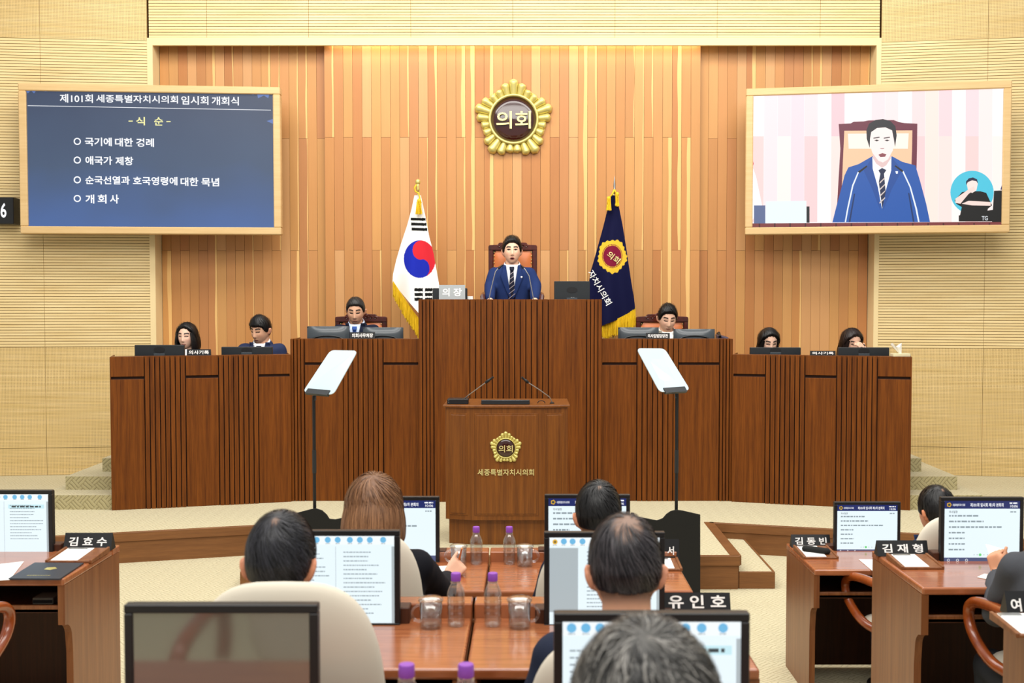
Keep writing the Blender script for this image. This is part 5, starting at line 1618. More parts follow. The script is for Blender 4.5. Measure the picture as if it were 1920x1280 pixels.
# black hoods at the feet of the teleprompters
def hood(label, pts, Y):
    P_ = [at(x, y, Y) for x, y in pts]
    cx_ = sum(p_.x for p_ in P_) / len(P_)
    t = thing('prompter_hood', label, 'hood', (cx_, Y, 0))
    poly_ = [(p_.x - cx_, max(0.0, p_.z)) for p_ in P_]
    ar = sum(poly_[i][0] * poly_[(i + 1) % len(poly_)][1] - poly_[(i + 1) % len(poly_)][0] * poly_[i][1] for i in range(len(poly_)))
    if ar < 0: poly_ = poly_[::-1]
    MB().prism(poly_, 0.0, 0.02).build('front_panel', M['black_matt'], t)
    xs_ = [p_[0] for p_ in poly_]; x0_, x1_ = min(xs_), max(xs_)
    zl_ = max(p_[1] for p_ in poly_ if abs(p_[0] - x0_) < 1e-4); zr_ = max(p_[1] for p_ in poly_ if abs(p_[0] - x1_) < 1e-4)
    MB().prism([(x0_, 0), (x0_ + 0.02, 0), (x0_ + 0.02, zl_), (x0_, zl_)], 0.02, 0.12).build('side_panel', M['black_matt'], t)
    MB().prism([(x1_ - 0.02, 0), (x1_, 0), (x1_, zr_), (x1_ - 0.02, zr_)], 0.02, 0.12).build('side_panel', M['black_matt'], t)
    return t
hood('black hood at the foot of the right teleprompter', [(1186, 1120), (1313, 1120), (1313, 965), (1280, 957.5), (1268, 956), (1258, 958.5), (1250, 964), (1243, 972), (1232, 976), (1186, 967)], 7.62)
hood('black hood at the foot of the left teleprompter', [(540, 1120), (690, 1120), (690, 962), (628, 974), (617, 973), (612, 965), (603, 957), (592, 953.5), (582, 955), (540, 966)], 7.62)

# ================================================================== AUDIENCE DESKS
def aud_desk(label, x0, x1, yn, yf, zt, zf, group=None, ledge=0.045):
    t = thing('council_desk', label, 'desk', ((x0 + x1) / 2, (yn + yf) / 2, zf), 0, group)
    h = (x1 - x0) / 2; d = (yf - yn) / 2; H = zt - zf
    # top with rounded front edge
    prof = []
    MB().box(-h + 0.001, h - 0.001, -d, d - 0.09, H - 0.032, H).build('top', M['table'], t, bevel=0.009, seg=3)
    MB().box(-h, h, d - 0.09, d, H - 0.032, H + ledge).build('back_ledge', M['table'], t, bevel=0.004)
    yb_ = d - 0.01
    out = [(-d + 0.006, H - 0.03), (-d + 0.006, H - 0.20)]
    for i in range(7):
        a = PI / 2 * i / 6
        out.append((-d + 0.006 + 0.07 * math.sin(a), H - 0.20 - 0.07 * (1 - math.cos(a))))
    out += [(-d + 0.085, H - 0.34), (-d + 0.085, 0.0), (yb_, 0.0), (yb_, H - 0.03)]
    for s_ in (-1, 1):
        xa = -h if s_ < 0 else h - 0.03
        n = len(out)
        v = [(xa, y, z) for y, z in out] + [(xa + 0.03, y, z) for y, z in out]
        f = [tuple(range(n)), tuple(range(2 * n - 1, n - 1, -1))] + [(i, i + n, (i + 1) % n + n, (i + 1) % n) for i in range(n)]
        me = MB().add(v, f).mesh('side_panel', M['table_side'])
        bm = bmesh.new(); bm.from_mesh(me); bmesh.ops.recalc_face_normals(bm, faces=bm.faces); bm.to_mesh(me); bm.free()
        link('side_panel', me, t)
    MB().box(-h + 0.03, h - 0.03, -d + 0.03, -d + 0.05, H - 0.155, H - 0.125).build('shelf_lip', M['table_side'], t, bevel=0.003)
    MB().box(-h + 0.03, h - 0.03, -d + 0.03, d - 0.05, H - 0.155, H - 0.14).build('shelf', M['table_dark'], t)
    MB().box(-h + 0.03, h - 0.03, d - 0.05, d - 0.03, 0.02, H - 0.03).build('modesty_panel', M['table_dark'], t)
    return t
XG = -0.03
aud_desk('front row desk left of the central gap, with woman writing', -0.86, XG - 0.003, 4.505, 5.10, 0.90, 0.20)
aud_desk('front row desk right of the central gap, beside the black hood', XG + 0.003, 0.82, 4.505, 5.10, 0.90, 0.20)
aud_desk('second row desk left of the central gap', -0.86, XG - 0.008, 3.067, 3.66, 1.06, 0.36)
aud_desk('second row desk right of the central gap', XG, 0.79, 3.067, 3.66, 1.06, 0.36)
aud_desk('nearest desk left of the gap, under the switched-off monitor', -0.86, XG - 0.008, 1.72, 2.36, 1.22, 0.52)
aud_desk('nearest desk right of the gap, before the grey-haired person', XG, 0.80, 1.72, 2.36, 1.22, 0.52)
aud_desk('desk at the left edge with a navy folder on top', -2.74, -1.83, 4.70, 5.35, 0.90, 0.20, ledge=0.001)
aud_desk('farther desk on the right with a black pouch on its tray', 1.615, 2.50, 5.674, 6.29, 0.70, 0.0, ledge=0.001)
aud_desk('nearer desk on the right, before the man in grey suit', 1.77, 2.66, 4.555, 5.225, 0.90, 0.20, ledge=0.001)
aud_desk('desk at the right edge cut by the frame', 1.735, 2.60, 3.08, 3.70, 1.06, 0.36, ledge=0.001)

# ================================================================== AUDIENCE MONITORS
S_pale = emit_mat('lcd_pale', '#e4f2f8', 1.0, 0.25)
S_bar = emit_mat('lcd_toolbar', '#eef5f8', 1.0, 0.25)
S_icon = emit_mat('lcd_icon_blue', '#6db4dd', 1.0, 0.25)
S_line = emit_mat('lcd_text_grey', '#8a979d', 1.0, 0.25)
S_dark = emit_mat('lcd_text_dark', '#3a4347', 1.0, 0.25)
S_navy = emit_mat('lcd_navy', '#1f2a63', 1.0, 0.25)
S_foot = emit_mat('lcd_footer', '#4c5578', 1.0, 0.25)
S_gry = emit_mat('lcd_grey_page', '#aab4b8', 1.0, 0.25)
S_gold = emit_mat('lcd_gold', '#d9a92e', 1.0, 0.25)
S_green = emit_mat('lcd_green', '#6fcf7a', 1.0, 0.25)
S_cyan = emit_mat('lcd_cyan', '#c3e6ee', 1.0, 0.25)
M['lcd_off'] = mat('lcd_off', '#4e4f4a', 0.08, spec=1.0, ior=2.0)
class Lcd:
    def __init__(s, label, px0, py0, px1, py1, Y, zfeet, bez=None):
        a, b = at(px0, py1, Y), at(px1, py0, Y)
        s.W = b.x - a.x; s.H = b.z - a.z; s.Y = Y; s.z0 = a.z
        s.t = thing('desk_monitor', label, 'monitor', ((a.x + b.x) / 2, Y, min(zfeet, a.z)))
        s.ox, s.oz = (a.x + b.x) / 2, min(zfeet, a.z)
        h = s.W / 2; z0 = a.z - s.oz; z1 = z0 + s.H; bz = s.W * 0.045 if bez is None else bez
        s.bz = bz
        for (xa, xb, za, zb_) in ((-h, h, z1 - bz, z1), (-h, h, z0, z0 + bz), (-h, -h + bz, z0 + bz, z1 - bz), (h - bz, h, z0 + bz, z1 - bz)):
            MB().box(xa, xb, -0.014, 0.012, za, zb_).build('bezel', M['black'], s.t, bevel=0.002)
        MB().box(-h + 0.004, h - 0.004, 0.0, 0.03, z0 + 0.004, z1 - 0.004).build('back_case', M['black'], s.t, bevel=0.004)
        MB().box(-0.04, 0.04, 0.03, 0.05, 0.0, z0 + s.H * 0.5).build('stand', M['black'], s.t)
        MB().box(-h - 0.028, h + 0.028, 0.002, 0.07, 0.0, max(0.03, z0 + s.H * 0.20)).build('lift_housing', M['table_dark'], s.t, bevel=0.003)
        s.inner = (-h + bz, h - bz, z0 + bz, z1 - bz)
    def screen(s, m):
        x0_, x1_, za, zb_ = s.inner
        return MB().box(x0_, x1_, -0.010, -0.002, za, zb_).build('screen', m, s.t)
    def uv(s, u, v):
        x0_, x1_, za, zb_ = s.inner
        return x0_ + (x1_ - x0_) * u, zb_ - (zb_ - za) * v
    def rect(s, u0, v0, u1, v1, m, lay=1, name='screen_field'):
        (xa, zb_), (xb, za) = s.uv(u0, v0), s.uv(u1, v1)
        return MB().add([(xa, -0.010 - lay * 0.0003, za), (xb, -0.010 - lay * 0.0003, za), (xb, -0.010 - lay * 0.0003, zb_), (xa, -0.010 - lay * 0.0003, zb_)], [(0, 1, 2, 3)]).build(name, m, s.t)
    def text(s, body, u0, v0, u1, v1, m, lay=2, bold=0.01):
        (xa, zb_), (xb, za) = s.uv(u0, v0), s.uv(u1, v1)
        o_ = text_mesh(body, xb - xa, zb_ - za, bold, 0).build('lettering', m, s.t)
        o_.location = ((xa + xb) / 2, -0.010 - lay * 0.0003, (za + zb_) / 2)
    def disc(s, u, v, r, m, lay=2, n=16, name='icon'):
        x, z = s.uv(u, v)
        MB().add([(x + r * math.cos(2 * PI * i / n), -0.010 - lay * 0.0003, z + r * math.sin(2 * PI * i / n)) for i in range(n)], [tuple(range(n))]).build(name, m, s.t)
    def lines(s, rows, m, name='text_lines'):
        mb = MB()
        for u0, v0, u1, hgt in rows:
            x, z = s.uv(u0, v0); xe, _ = s.uv(u1, v0); _, z2_ = s.uv(u0, v0 + hgt)
            # broken into word-like dashes
            xx = x
            while xx < xe:
                wv = rng.uniform(0.5, 1.6) * (z - z2_) * 2.2
                xb_ = min(xe, xx + wv)
                mb.add([(xx, -0.0106, z2_), (xb_, -0.0106, z2_), (xb_, -0.0106, z), (xx, -0.0106, z)], [(0, 1, 2, 3)])
                xx = xb_ + (z - z2_) * 0.55
        o_ = mb.build(name, m, s.t); o_['kind'] = 'stuff'
def agenda(L_):
    L_.screen(S_pale)
    L_.rect(0, 0, 1, 0.125, S_navy)
    L_.disc(0.06, 0.062, L_.W * 0.030, S_gold, 2, 5); L_.disc(0.06, 0.062, L_.W * 0.016, S_dark, 3, 12)
    L_.text('세종특별자치시의회', 0.105, 0.045, 0.27, 0.085, E_white)
    L_.text('제101회 임시회 제1차 본회의', 0.34, 0.035, 0.78, 0.095, E_white, bold=0.02)
    L_.text('10:06', 0.87, 0.065, 0.97, 0.105, E_white); L_.lines([(0.86, 0.025, 0.97, 0.022)], E_white)
    L_.text('의사일정', 0.06, 0.155, 0.17, 0.195, S_dark)
    L_.lines([(0.06, 0.225, 0.46, 0.026), (0.06, 0.315, 0.52, 0.026), (0.06, 0.405, 0.76, 0.026), (0.06, 0.495, 0.27, 0.024), (0.06, 0.585, 0.27, 0.024), (0.06, 0.675, 0.28, 0.024), (0.06, 0.765, 0.27, 0.024), (0.87, 0.165, 0.95, 0.02)], S_line)
    L_.disc(0.48, 0.86, L_.W * 0.017, S_green)
    for u in (0.40, 0.44, 0.53, 0.58): L_.disc(u, 0.86, L_.W * 0.006, S_gry)
    L_.rect(0, 0.905, 1, 1, S_foot)
    for u in (0.06, 0.18, 0.30):
        L_.disc(u, 0.945, L_.W * 0.016, E_white, 2, 12); L_.disc(u, 0.945, L_.W * 0.011, S_foot, 3, 12)
def docpage(L_, twocol=True, grey=False, rows=14, head=False):
    L_.screen(S_pale)
    L_.rect(0, 0, 1, 0.10, S_bar)
    us = (0.05, 0.13, 0.21, 0.30, 0.40, 0.49, 0.60, 0.69, 0.78, 0.90)
    for i, u in enumerate(us):
        if grey and i == 0:
            L_.disc(u, 0.05, L_.W * 0.022, S_gold, 2, 8); L_.disc(u, 0.05, L_.W * 0.009, S_dark, 3, 6); continue
        L_.disc(u, 0.045, L_.W * 0.025, S_icon)
    L_.lines([(u - 0.02, 0.082, u + 0.02, 0.010) for u in us], S_gry)
    if grey:
        L_.rect(0.0, 0.12, 0.26, 0.86, S_gry)
        L_.lines([(0.34, 0.16 + 0.045 * k, 0.34 + rng.uniform(0.3, 0.6), 0.012) for k in range(rows)], S_line)
    else:
        L_.rect(0.468, 0.12, 0.472, 0.97, S_gry)
        L_.lines([(0.04, 0.2 + 0.05 * k, 0.04 + rng.uniform(0.15, 0.38), 0.012) for k in range(rows)] + [(0.54, 0.18 + 0.05 * k, 0.54 + rng.uniform(0.2, 0.40), 0.012) for k in range(rows)], S_line)
    if head:
        L_.rect(0.52, 0.17, 0.95, 0.235, S_cyan, 1.5); L_.lines([(0.56, 0.19, 0.91, 0.028)], S_dark)
    L_.rect(0.975, 0.12, 1.0, 1.0, S_gry, 1.2)
agenda(Lcd('monitor with navy header behind the woman with bob hair', 664, 930, 824, 1058, 5.01, 0.90))
agenda(Lcd('monitor with navy header before the black-haired man in the front row', 1021, 926, 1181, 1056, 5.01, 0.90))
docpage(Lcd('monitor with document page before the man at the left in second row', 524, 993, 750, 1176, 3.50, 1.06), rows=15)
docpage(Lcd('monitor with grey page before the man with thinning hair', 1020, 996, 1246, 1178, 3.50, 1.06), grey=True, rows=15)
docpage(Lcd('large near monitor before the grey-haired person', 1038, 1146, 1404, 1440, 2.20, 1.22), grey=False, rows=8, head=True)
L0 = Lcd('switched-off dark monitor in the left foreground', 240, 1130, 598, 1420, 2.20, 1.22, bez=0.0175)
L0.screen(M['lcd_off'])
docpage(Lcd('monitor with document page on the desk at the left edge', -70, 918, 99.5, 1046, 5.22, 0.90), rows=12, head=True)
agenda(Lcd('monitor with navy header on the farther right desk', 1562.5, 940, 1687.5, 1043, 6.12, 0.70))
agenda(Lcd('monitor with navy header before the man in grey suit', 1761, 931, 1918, 1062, 5.03, 0.90))

# ================================================================== BOTTLES, MUGS, PAPERS
def make_bottle(label, px, pybase, Y, zb_):
    p = at(px, pybase, Y)
    t = thing('water_bottle', label, 'bottle', (p.x, Y, zb_), rng.uniform(0, 6), 'clear water bottles with purple caps')
    pr = [(0.0, 0.004), (0.020, 0.0), (0.0265, 0.006), (0.028, 0.018), (0.0265, 0.028), (0.028, 0.038), (0.028, 0.046), (0.0262, 0.050), (0.028, 0.055), (0.028, 0.064), (0.0262, 0.068), (0.028, 0.073), (0.028, 0.082), (0.0262, 0.086), (0.028, 0.091), (0.028, 0.100), (0.0265, 0.110), (0.022, 0.122), (0.016, 0.133), (0.0125, 0.139), (0.0125, 0.146)]
    MB().lathe(pr, 28).build('body', M['pet'], t, smooth='all')
    MB().lathe([(0.0, 0.006), (0.0255, 0.008), (0.0255, 0.104), (0.018, 0.124), (0.0, 0.1245)], 24).build('water', M['water'], t, smooth=True)
    MB().lathe([(0.0148, 0.143), (0.0155, 0.145), (0.0155, 0.165), (0.0140, 0.168), (0.0, 0.168)], 28).build('cap', M['cap'], t, smooth=True)
    MB().lathe([(0.0165, 0.137), (0.0165, 0.140), (0.0130, 0.141), (0.0125, 0.137)], 24).build('neck_ring', M['pet'], t, smooth=True)
    return t
make_bottle('capped water bottle on front desk, left of the gap', 893, 1054, 4.97, 0.90)
make_bottle('capped water bottle on front desk, right of the gap', 955, 1054, 4.97, 0.90)
make_bottle('capped water bottle on second row desk, left of the gap', 855, 1172, 3.48, 1.06)
make_bottle('capped water bottle on second row desk, right of the gap', 924, 1172, 3.48, 1.06)
make_bottle('purple-capped bottle at the bottom edge, left one', 763, 1420, 2.12, 1.22)
make_bottle('purple-capped bottle at the bottom edge, right one', 874, 1420, 2.12, 1.22)
def make_mug(label, px, pyb, Y, zb_, side):
    p = at(px, pyb, Y)
    t = thing('glass_mug', label, 'mug', (p.x, Y, zb_), 0, 'lidded glass mugs')
    MB().lathe([(0.0, 0.0), (0.030, 0.0), (0.0345, 0.006), (0.0355, 0.084), (0.0335, 0.084), (0.0325, 0.010), (0.0, 0.009)], 32).build('cup', M['glass'], t, smooth='all')
    MB().lathe([(0.0, 0.0095), (0.0322, 0.0105), (0.0330, 0.058), (0.0, 0.058)], 28).build('water', M['water'], t, smooth=True)
    MB().lathe([(0.0, 0.082), (0.034, 0.082), (0.0395, 0.086), (0.0395, 0.091), (0.030, 0.098), (0.012, 0.101), (0.0, 0.101)], 32).build('lid', M['glass'], t, smooth='all')
    pts = [(side * (0.034 + 0.026 * math.sin(PI * i / 10)), 0, 0.045 + 0.026 * math.cos(PI * i / 10)) for i in range(11)]
    MB().tube(pts, 0.0048, 8).build('handle', M['glass'], t, smooth=True)
    return t
make_mug('lidded glass mug on front desk near the writing woman', 860, 1057, 4.93, 0.90, -1)
make_mug('lidded glass mug on front desk beside the right bottle', 984, 1057, 4.93, 0.90, 1)
make_mug('lidded glass mug on second row desk beside the left bottle', 808, 1172, 3.46, 1.06, -1)
make_mug('lidded glass mug on second row desk beside the right bottle', 974, 1173, 3.46, 1.06, 1)

def sheet(name, label, cat, pts, z, th=0.0015, m='paper', parent=None):
    P_ = [atz(x, y, z) for x, y in pts]
    c = sum(P_, Vector()) / len(P_)
    q_ = [(p_.x - c.x, p_.y - c.y) for p_ in P_]
    ar = sum(q_[i][0] * q_[(i + 1) % len(q_)][1] - q_[(i + 1) % len(q_)][0] * q_[i][1] for i in range(len(q_)))
    if ar < 0: q_ = q_[::-1]
    t = thing(name, label, cat, (c.x, c.y, z))
    MB().slab(q_, 0, th).build('sheet', M[m], t)
    return t, c, q_
sheet('paper_sheet', 'white sheet on the desk at the left edge', 'paper', [(-40, 1062), (45, 1052.5), (18, 1087), (-60, 1092)], 0.901)
ft, fc, fq = sheet('document_folder', 'navy folder with gold crest on the desk at the left edge', 'folder', [(65, 1056.5), (157, 1057), (112, 1087), (16, 1086.5)], 0.901, 0.006, 'folder')
o = MB().lathe([(0.028, 0), (0.028, 0.0006), (0, 0.0006)], 5).build('crest', M['gold'], ft); pp = atz(95, 1065.5, 0.907) - fc; o.location = (pp.x, pp.y, 0.006)
o = text_mesh('세종특별자치시의회', 0.10, 0.012, 0.012, 0).build('lettering', M['gold'], ft); o.rotation_euler = (R(-90), 0, 0); pp = atz(72, 1078.5, 0.907) - fc; o.location = (pp.x, pp.y, 0.0065)
sheet('paper_sheet', 'white sheet on the farther right desk below its monitor', 'paper', [(1610, 1048.5), (1660, 1049), (1660, 1073), (1638, 1072)], 0.701)
sheet('paper_sheet', 'white sheet lying under the grey-suited arm', 'paper', [(1845, 1076), (1885, 1078), (1880, 1092), (1832, 1082)], 0.901)
sheet('paper_sheet', 'white sheet under the hand of the writing woman', 'paper', [(815, 1062), (850, 1060), (845, 1074), (800, 1074)], 0.901)

def tray(label, x0, x1, y0, y1, z, slope=0.012):
    t = thing('pen_tray', label, 'tray', ((x0 + x1) / 2, (y0 + y1) / 2, z))
    h, d = (x1 - x0) / 2, (y1 - y0) / 2
    def wedge(xa, xb, ya, yb_, z_in, nm, m):
        if nm == 'base': xa, xb, ya, yb_ = xa + 0.002, xb - 0.002, ya + 0.001, yb_ - 0.001
        za = lambda y: (y + d) / (2 * d) * slope + z_in
        MB().add([(xa, ya, 0), (xb, ya, 0), (xb, yb_, 0), (xa, yb_, 0), (xa, ya, za(ya)), (xb, ya, za(ya)), (xb, yb_, za(yb_)), (xa, yb_, za(yb_))],
                 [(0, 3, 2, 1), (4, 5, 6, 7), (0, 1, 5, 4), (1, 2, 6, 5), (2, 3, 7, 6), (3, 0, 4, 7)]).build(nm, m, t, bevel=0.002)
    wedge(-h, h, -d, d, 0.010, 'base', M['table_side'])
    wedge(-h, -h + 0.012, -d, d, 0.015, 'rim', M['table_side']); wedge(h - 0.012, h, -d, d, 0.015, 'rim', M['table_side'])
    wedge(-h + 0.02, h * 0.35, -d + 0.012, d - 0.01, 0.012, 'note_paper', M['paper'])
    wedge(-h * 0.75, h * 0.1, d - 0.04, d - 0.012, 0.0145, 'paper_clip', M['steel'])
    return t
def tray_px(label, px0, px1, py_near, Y0, Y1, z):
    return tray(label, at(px0, py_near, Y0).x, at(px1, py_near, Y0).x, Y0, Y1, z)
tray_px('sloping wooden tray with paper on the desk at the left edge', 84, 172, 1054, 4.98, 5.20, 0.90)
tray_px('sloping wooden tray under the black pouch', 1506, 1573, 1049, 5.91, 6.14, 0.70)
tray_px('sloping wooden tray with paper on the nearer right desk', 1690, 1771, 1073, 4.86, 5.07, 0.90)
tray_px('sloping wooden tray at the right end of the front row desk', 1236, 1280, 1072, 4.83, 4.995, 0.90)
tray_px('sloping wooden tray on the desk at the right edge', 1906, 2010, 1175, 3.35, 3.55, 1.06)
plate('nameplate', 'black nameplate with three letters on the desk at the left edge', 118, 1001, 207, 1031, 5.23, '김 효 수', 0.901, lean=22, tw=0.80, th=0.55)
plate('nameplate', 'black nameplate with three letters on the farther right desk', 1485, 1003.5, 1558, 1026, 6.18, '김 동 빈', 0.701, lean=22, tw=0.82, th=0.60)
plate('nameplate', 'black nameplate with three letters on the nearer right desk', 1646, 1015, 1742, 1044, 5.11, '김 재 형', 0.901, lean=22, tw=0.80, th=0.60)
plate('nameplate', 'black nameplate with three letters behind the near monitor', 1246, 1115.5, 1372, 1150, 3.50, '유 인 호', 1.061, lean=20, tw=0.86, th=0.46, tz=0.70)
t, W_, H_ = plate('nameplate', 'black nameplate half hidden behind the man with thinning hair', 1203, 1012, 1274, 1043, 5.005, '', 0.901, lean=12)
o = text_mesh('서', 0.030, 0.038, 0.022, 0.0012).build('lettering', M['white'], t); o.rotation_euler = (R(-12), 0, 0); o.location = (W_ * 0.27, 0.004, H_ * 0.5)
t, W_, H_ = plate('nameplate', 'black nameplate cut by the right edge of the picture', 1890, 1112, 1990, 1153, 3.58, '', 1.061, lean=22)
o = text_mesh('여', 0.034, 0.042, 0.022, 0.0012).build('lettering', M['white'], t); o.rotation_euler = (R(-22), 0, 0); o.location = (-W_ * 0.32, 0.012, H_ * 0.45)
# black pouch on the farther tray
p0 = at(1532, 1034, 5.98)
t = thing('glasses_case', 'black glasses case lying on the tray of the farther right desk', 'case', (p0.x, 6.0, 0.712), R(-28))
MB().capsule((-0.055, 0, 0.018), (0.055, 0, 0.016), 0.022, 0.022, 12, flat=0.8).build('case', M['black_matt'], t, smooth='all')
# small box in the left desk's shelf
p0 = at(82, 1122, 4.82)
t = thing('card_box', 'small dark box on the shelf of the desk at the left edge', 'box', (p0.x, 4.86, 0.76))
MB().box(-0.045, 0.045, -0.05, 0.05, 0, 0.028).build('carton', mat('grey_carton', '#6f6a60', 0.6), t, bevel=0.002)
MB().box(-0.042, 0.042, -0.0515, -0.05, 0.006, 0.020).build('label', M['black'], t)

# ================================================================== AUDIENCE CHAIRS
def council_chair(label, x, y, zf, rz, top=1.10, wd=0.235):
    "upholstered chair facing +y"
    t = thing('council_chair', label, 'chair', (x, y, zf), rz)
    zs_ = 0.47
    def back(u, v):
        # closed pillow: u around, v outwards from rim (front and back)
        a = 2 * PI * u
        ca, sa = math.cos(a), math.sin(a)
        n = 3.2
        ex = math.copysign(abs(ca) ** (2 / n), ca); ez = math.copysign(abs(sa) ** (2 / n), sa)
        k = math.sin(PI * v)
        zz = (zs_ - 0.04 + top) / 2 + ez * k ** 0.55 * (top - zs_ + 0.04) / 2
        xx = ex * k ** 0.55 * wd * (1.0 - 0.10 * (zz - zs_) / (top - zs_))
        yy = -0.055 * math.cos(PI * v) - 0.02 - 0.10 * (zz - zs_) + 0.02 * (xx / wd) ** 2
        return (xx, yy - 0.22, zz)
    MB().grid(back, 48, 22).build('backrest', M['upholstery'], t, smooth='all')
    def seat(u, v):
        a = 2 * PI * u; k = math.sin(PI * v) ** 0.5
        ex = math.copysign(abs(math.cos(a)) ** 0.55, math.cos(a)); ey = math.copysign(abs(math.sin(a)) ** 0.55, math.sin(a))
        return (ex * k * 0.25, ey * k * 0.24 + 0.02, zs_ - 0.05 - 0.05 * math.cos(PI * v))
    MB().grid(seat, 36, 14).build('seat', M['upholstery'], t, smooth='all')
    for s_ in (-1, 1):
        xx = s_ * 0.295
        pts = [(xx, -0.20, 0.50), (xx, -0.23, 0.58), (xx, -0.20, 0.655), (xx, -0.12, 0.685), (xx, 0.05, 0.68), (xx, 0.18, 0.665), (xx, 0.245, 0.63), (xx, 0.245, 0.57), (xx, 0.19, 0.51), (xx, 0.06, 0.455), (s_ * 0.25, -0.02, 0.43)]
        # smooth the loop
        q_ = [Vector(p_) for p_ in pts]
        for _ in range(2):
            r_ = [q_[0]]
            for a_, b_ in zip(q_, q_[1:]): r_ += [a_ * 0.75 + b_ * 0.25, a_ * 0.25 + b_ * 0.75]
            r_.append(q_[-1]); q_ = r_
        MB().tube(q_, 0.023, 10, flat=1.0).build('armrest', M['arm_wood'], t, smooth='all')
    MB().lathe([(0.032, 0.06), (0.032, 0.38), (0.09, 0.40), (0.0, 0.40)], 16).build('column', M['black'], t, smooth=True)
    for k in range(5):
        a = 2 * PI * k / 5 + 0.3
        MB().tube([(0, 0, 0.09), (0.28 * math.cos(a), 0.28 * math.sin(a), 0.045), (0.29 * math.cos(a), 0.29 * math.sin(a), 0.02)], [0.026, 0.02, 0.02], 8).build('leg', M['arm_wood'], t, smooth=True)
    return t
def ch(label, px, Yb, zf, rz=0.0, **k):
    x = at(px, 1100, Yb).x
    return council_chair(label, x, Yb + 0.30, zf, rz, **k)
ch('cream chair behind the woman with bob hair', 672, 3.80, 0.20)
ch('cream chair behind the black-haired front row man', 1122, 3.80, 0.20, top=1.06)
ch('cream chair behind the man at the left in second row', 532, 2.45, 0.36, top=1.105)
ch('cream chair behind the man with thinning hair', 1172, 2.45, 0.36, top=0.98)
ch('cream chair behind the man on the farther right', 1772, 5.28, 0.0, R(12), top=1.06)
ch('cream chair with wooden arm of the grey-suited man', 2085, 4.02, 0.20, R(4))
ch('cream chair with wooden arm at the left edge', -275, 3.95, 0.20, R(-4))
council_chair('cream chair of the grey-haired person at the bottom edge', 0.32, 1.28, 0.52, 0.0, top=1.0)
council_chair('empty cream chair facing the switched-off monitor', -0.47, 1.30, 0.52, 0.0, top=1.0)

# ================================================================== AUDIENCE PEOPLE
hp_ = at(858, 1066, 4.86)
wb_, Lw, ow = person('woman with brown bob in black jacket writing at the front desk', 701, 957, 4.10, R(180), 0.12, (10, 0, 0), 1.02, 'bob', ('#5f3c22', '#9a6d49'), 4200, -0.150, 0.0019,
       suit=('black_jacket', '#14141a'), collar=False, seed=11, zfl=0.2, skin='#e3b093', ears=False, refine=False, vox=0.0062, blouse=True,
       arms={-1: (Vector(at(828, 1112, 4.40)), Vector(at(838, 1086, 4.70))), 1: None}, hands={-1: dict(f=(0.55, 0.45, 0.55), n=(-0.35, 0.75, -0.45), side=1, curl=(60, 60, 35), spread=3, sc=0.95, thumb=(14, 6))})
person('black-haired man in the front row seen from behind', 1122, 968, 4.02, R(180), 0.10, (6, 0, 0), 0.96, 'short', ('#070707', '#1b1919'), 2600, width=0.0024, suit=('dark_suit', '#1b2030'), seed=12, zfl=0.2, skin='#d79b78', refine=False, vox=0.0075, bald=0.006)
person('black-haired man with cream chair at the left in second row', 526, 1058, 2.62, R(180), 0.08, (8, -4, 0), 0.93, 'short', ('#0c0c0d', '#33333a'), 3600, width=0.0017, suit=('dark_suit', '#1b2030'), seed=13, zfl=0.36, skin='#d79b78', refine=False, vox=0.0062, bald=0.008)
person('man with thinning dark hair and navy suit in second row', 1172, 1071, 2.62, R(180), 0.08, (8, 2, 0), 1.0, 'short', ('#17161a', '#4a4548'), 2600, width=0.0017, suit=('navy_check_suit', '#242a3c'), seed=14, zfl=0.36, skin='#dca585', refine=False, vox=0.0062, bald=0.10)
person('grey-haired person at the bottom edge seen from behind', 1211, 1352, 1.40, R(180), 0.05, (4, 0, 0), 0.86, 'thick', ('#131313', '#a8a49d'), 5200, width=0.0018, curve=1.2, suit=('dark_suit', '#1b2030'), seed=15, zfl=0.52, skin='#d79b78', refine=False, vox=0.008)
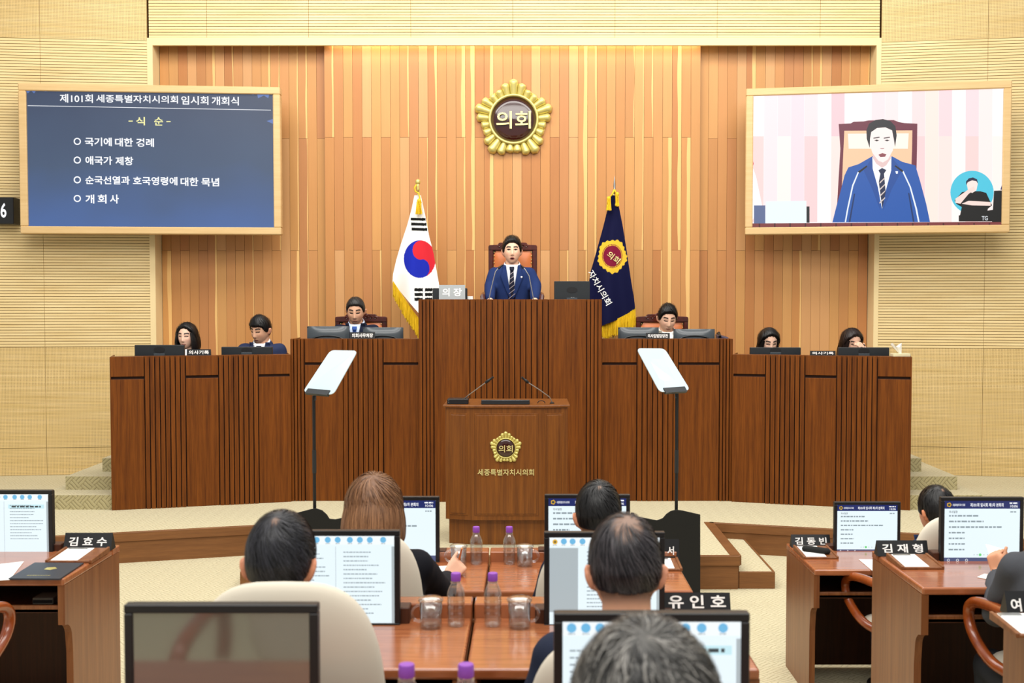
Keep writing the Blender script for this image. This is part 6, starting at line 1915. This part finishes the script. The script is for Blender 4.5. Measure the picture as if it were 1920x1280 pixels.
person('black-haired man behind the monitor on the right', 1757, 960, 5.48, R(180 + 10), 0.08, (8, 4, 0), 0.98, 'short', ('#080808', '#1e1c1c'), 1800, width=0.0028, suit=('navy_suit', '#22304f'), seed=16, zfl=0.0, skin='#cf9068', refine=False, vox=0.007, bald=0.006, trousers='#1c2742')
hq = at(1862, 1062, 4.72)
person('man in grey suit reading a paper at the right edge', 1980, 962, 4.30, R(180), 0.12, (10, 0, 0), 1.04, 'short', ('#080808', '#1e1c1c'), 600, suit=('grey_suit', '#4b4d52'), seed=17, zfl=0.2, skin='#d79b78', refine=False, vox=0.0062, trousers='#33353a',
       arms={1: (Vector(at(1868, 1150, 4.42)), Vector(at(1872, 1078, 4.70))), -1: None}, hands={1: dict(f=(-0.10, 0.45, 1.0), n=(0.75, 0.5, 0.1), side=-1, curl=(58, 62, 40), spread=4, thumb=(32, 20), sc=0.9)})

# pencil in the writing hand
a_, b_ = at(856, 1073, 4.84), at(866, 1028, 4.72)
a_.z = max(a_.z, 0.905)
t = thing('pencil', 'orange pencil in the hand of the writing woman', 'pencil', a_)
d_ = b_ - a_
MB().tube([d_ * 0.14, d_], 0.0042, 6).build('shaft', mat('pencil_orange', '#c9741f', 0.45), t)
MB().tube([(0, 0, 0), d_ * 0.14], [0.0006, 0.0035], 6).build('point', mat('pencil_wood', '#d9b58a', 0.6), t)
# sheet held by the man in grey
P4 = [at(1848, 1020, 4.90), at(1884, 1030, 4.84), at(1888, 1054, 4.74), at(1858, 1047, 4.80)]
c_ = sum(P4, Vector()) / 4
t = thing('paper_sheet', 'white sheet held up in the hand of the grey-suited man', 'paper', c_)
n_ = (P4[1] - P4[0]).cross(P4[3] - P4[0]).normalized() * 0.0008
MB().add([p_ - c_ - n_ for p_ in P4] + [p_ - c_ + n_ for p_ in P4], [(0, 1, 2, 3), (7, 6, 5, 4), (0, 4, 5, 1), (1, 5, 6, 2), (2, 6, 7, 3), (3, 7, 4, 0)]).build('sheet', M['paper'], t)
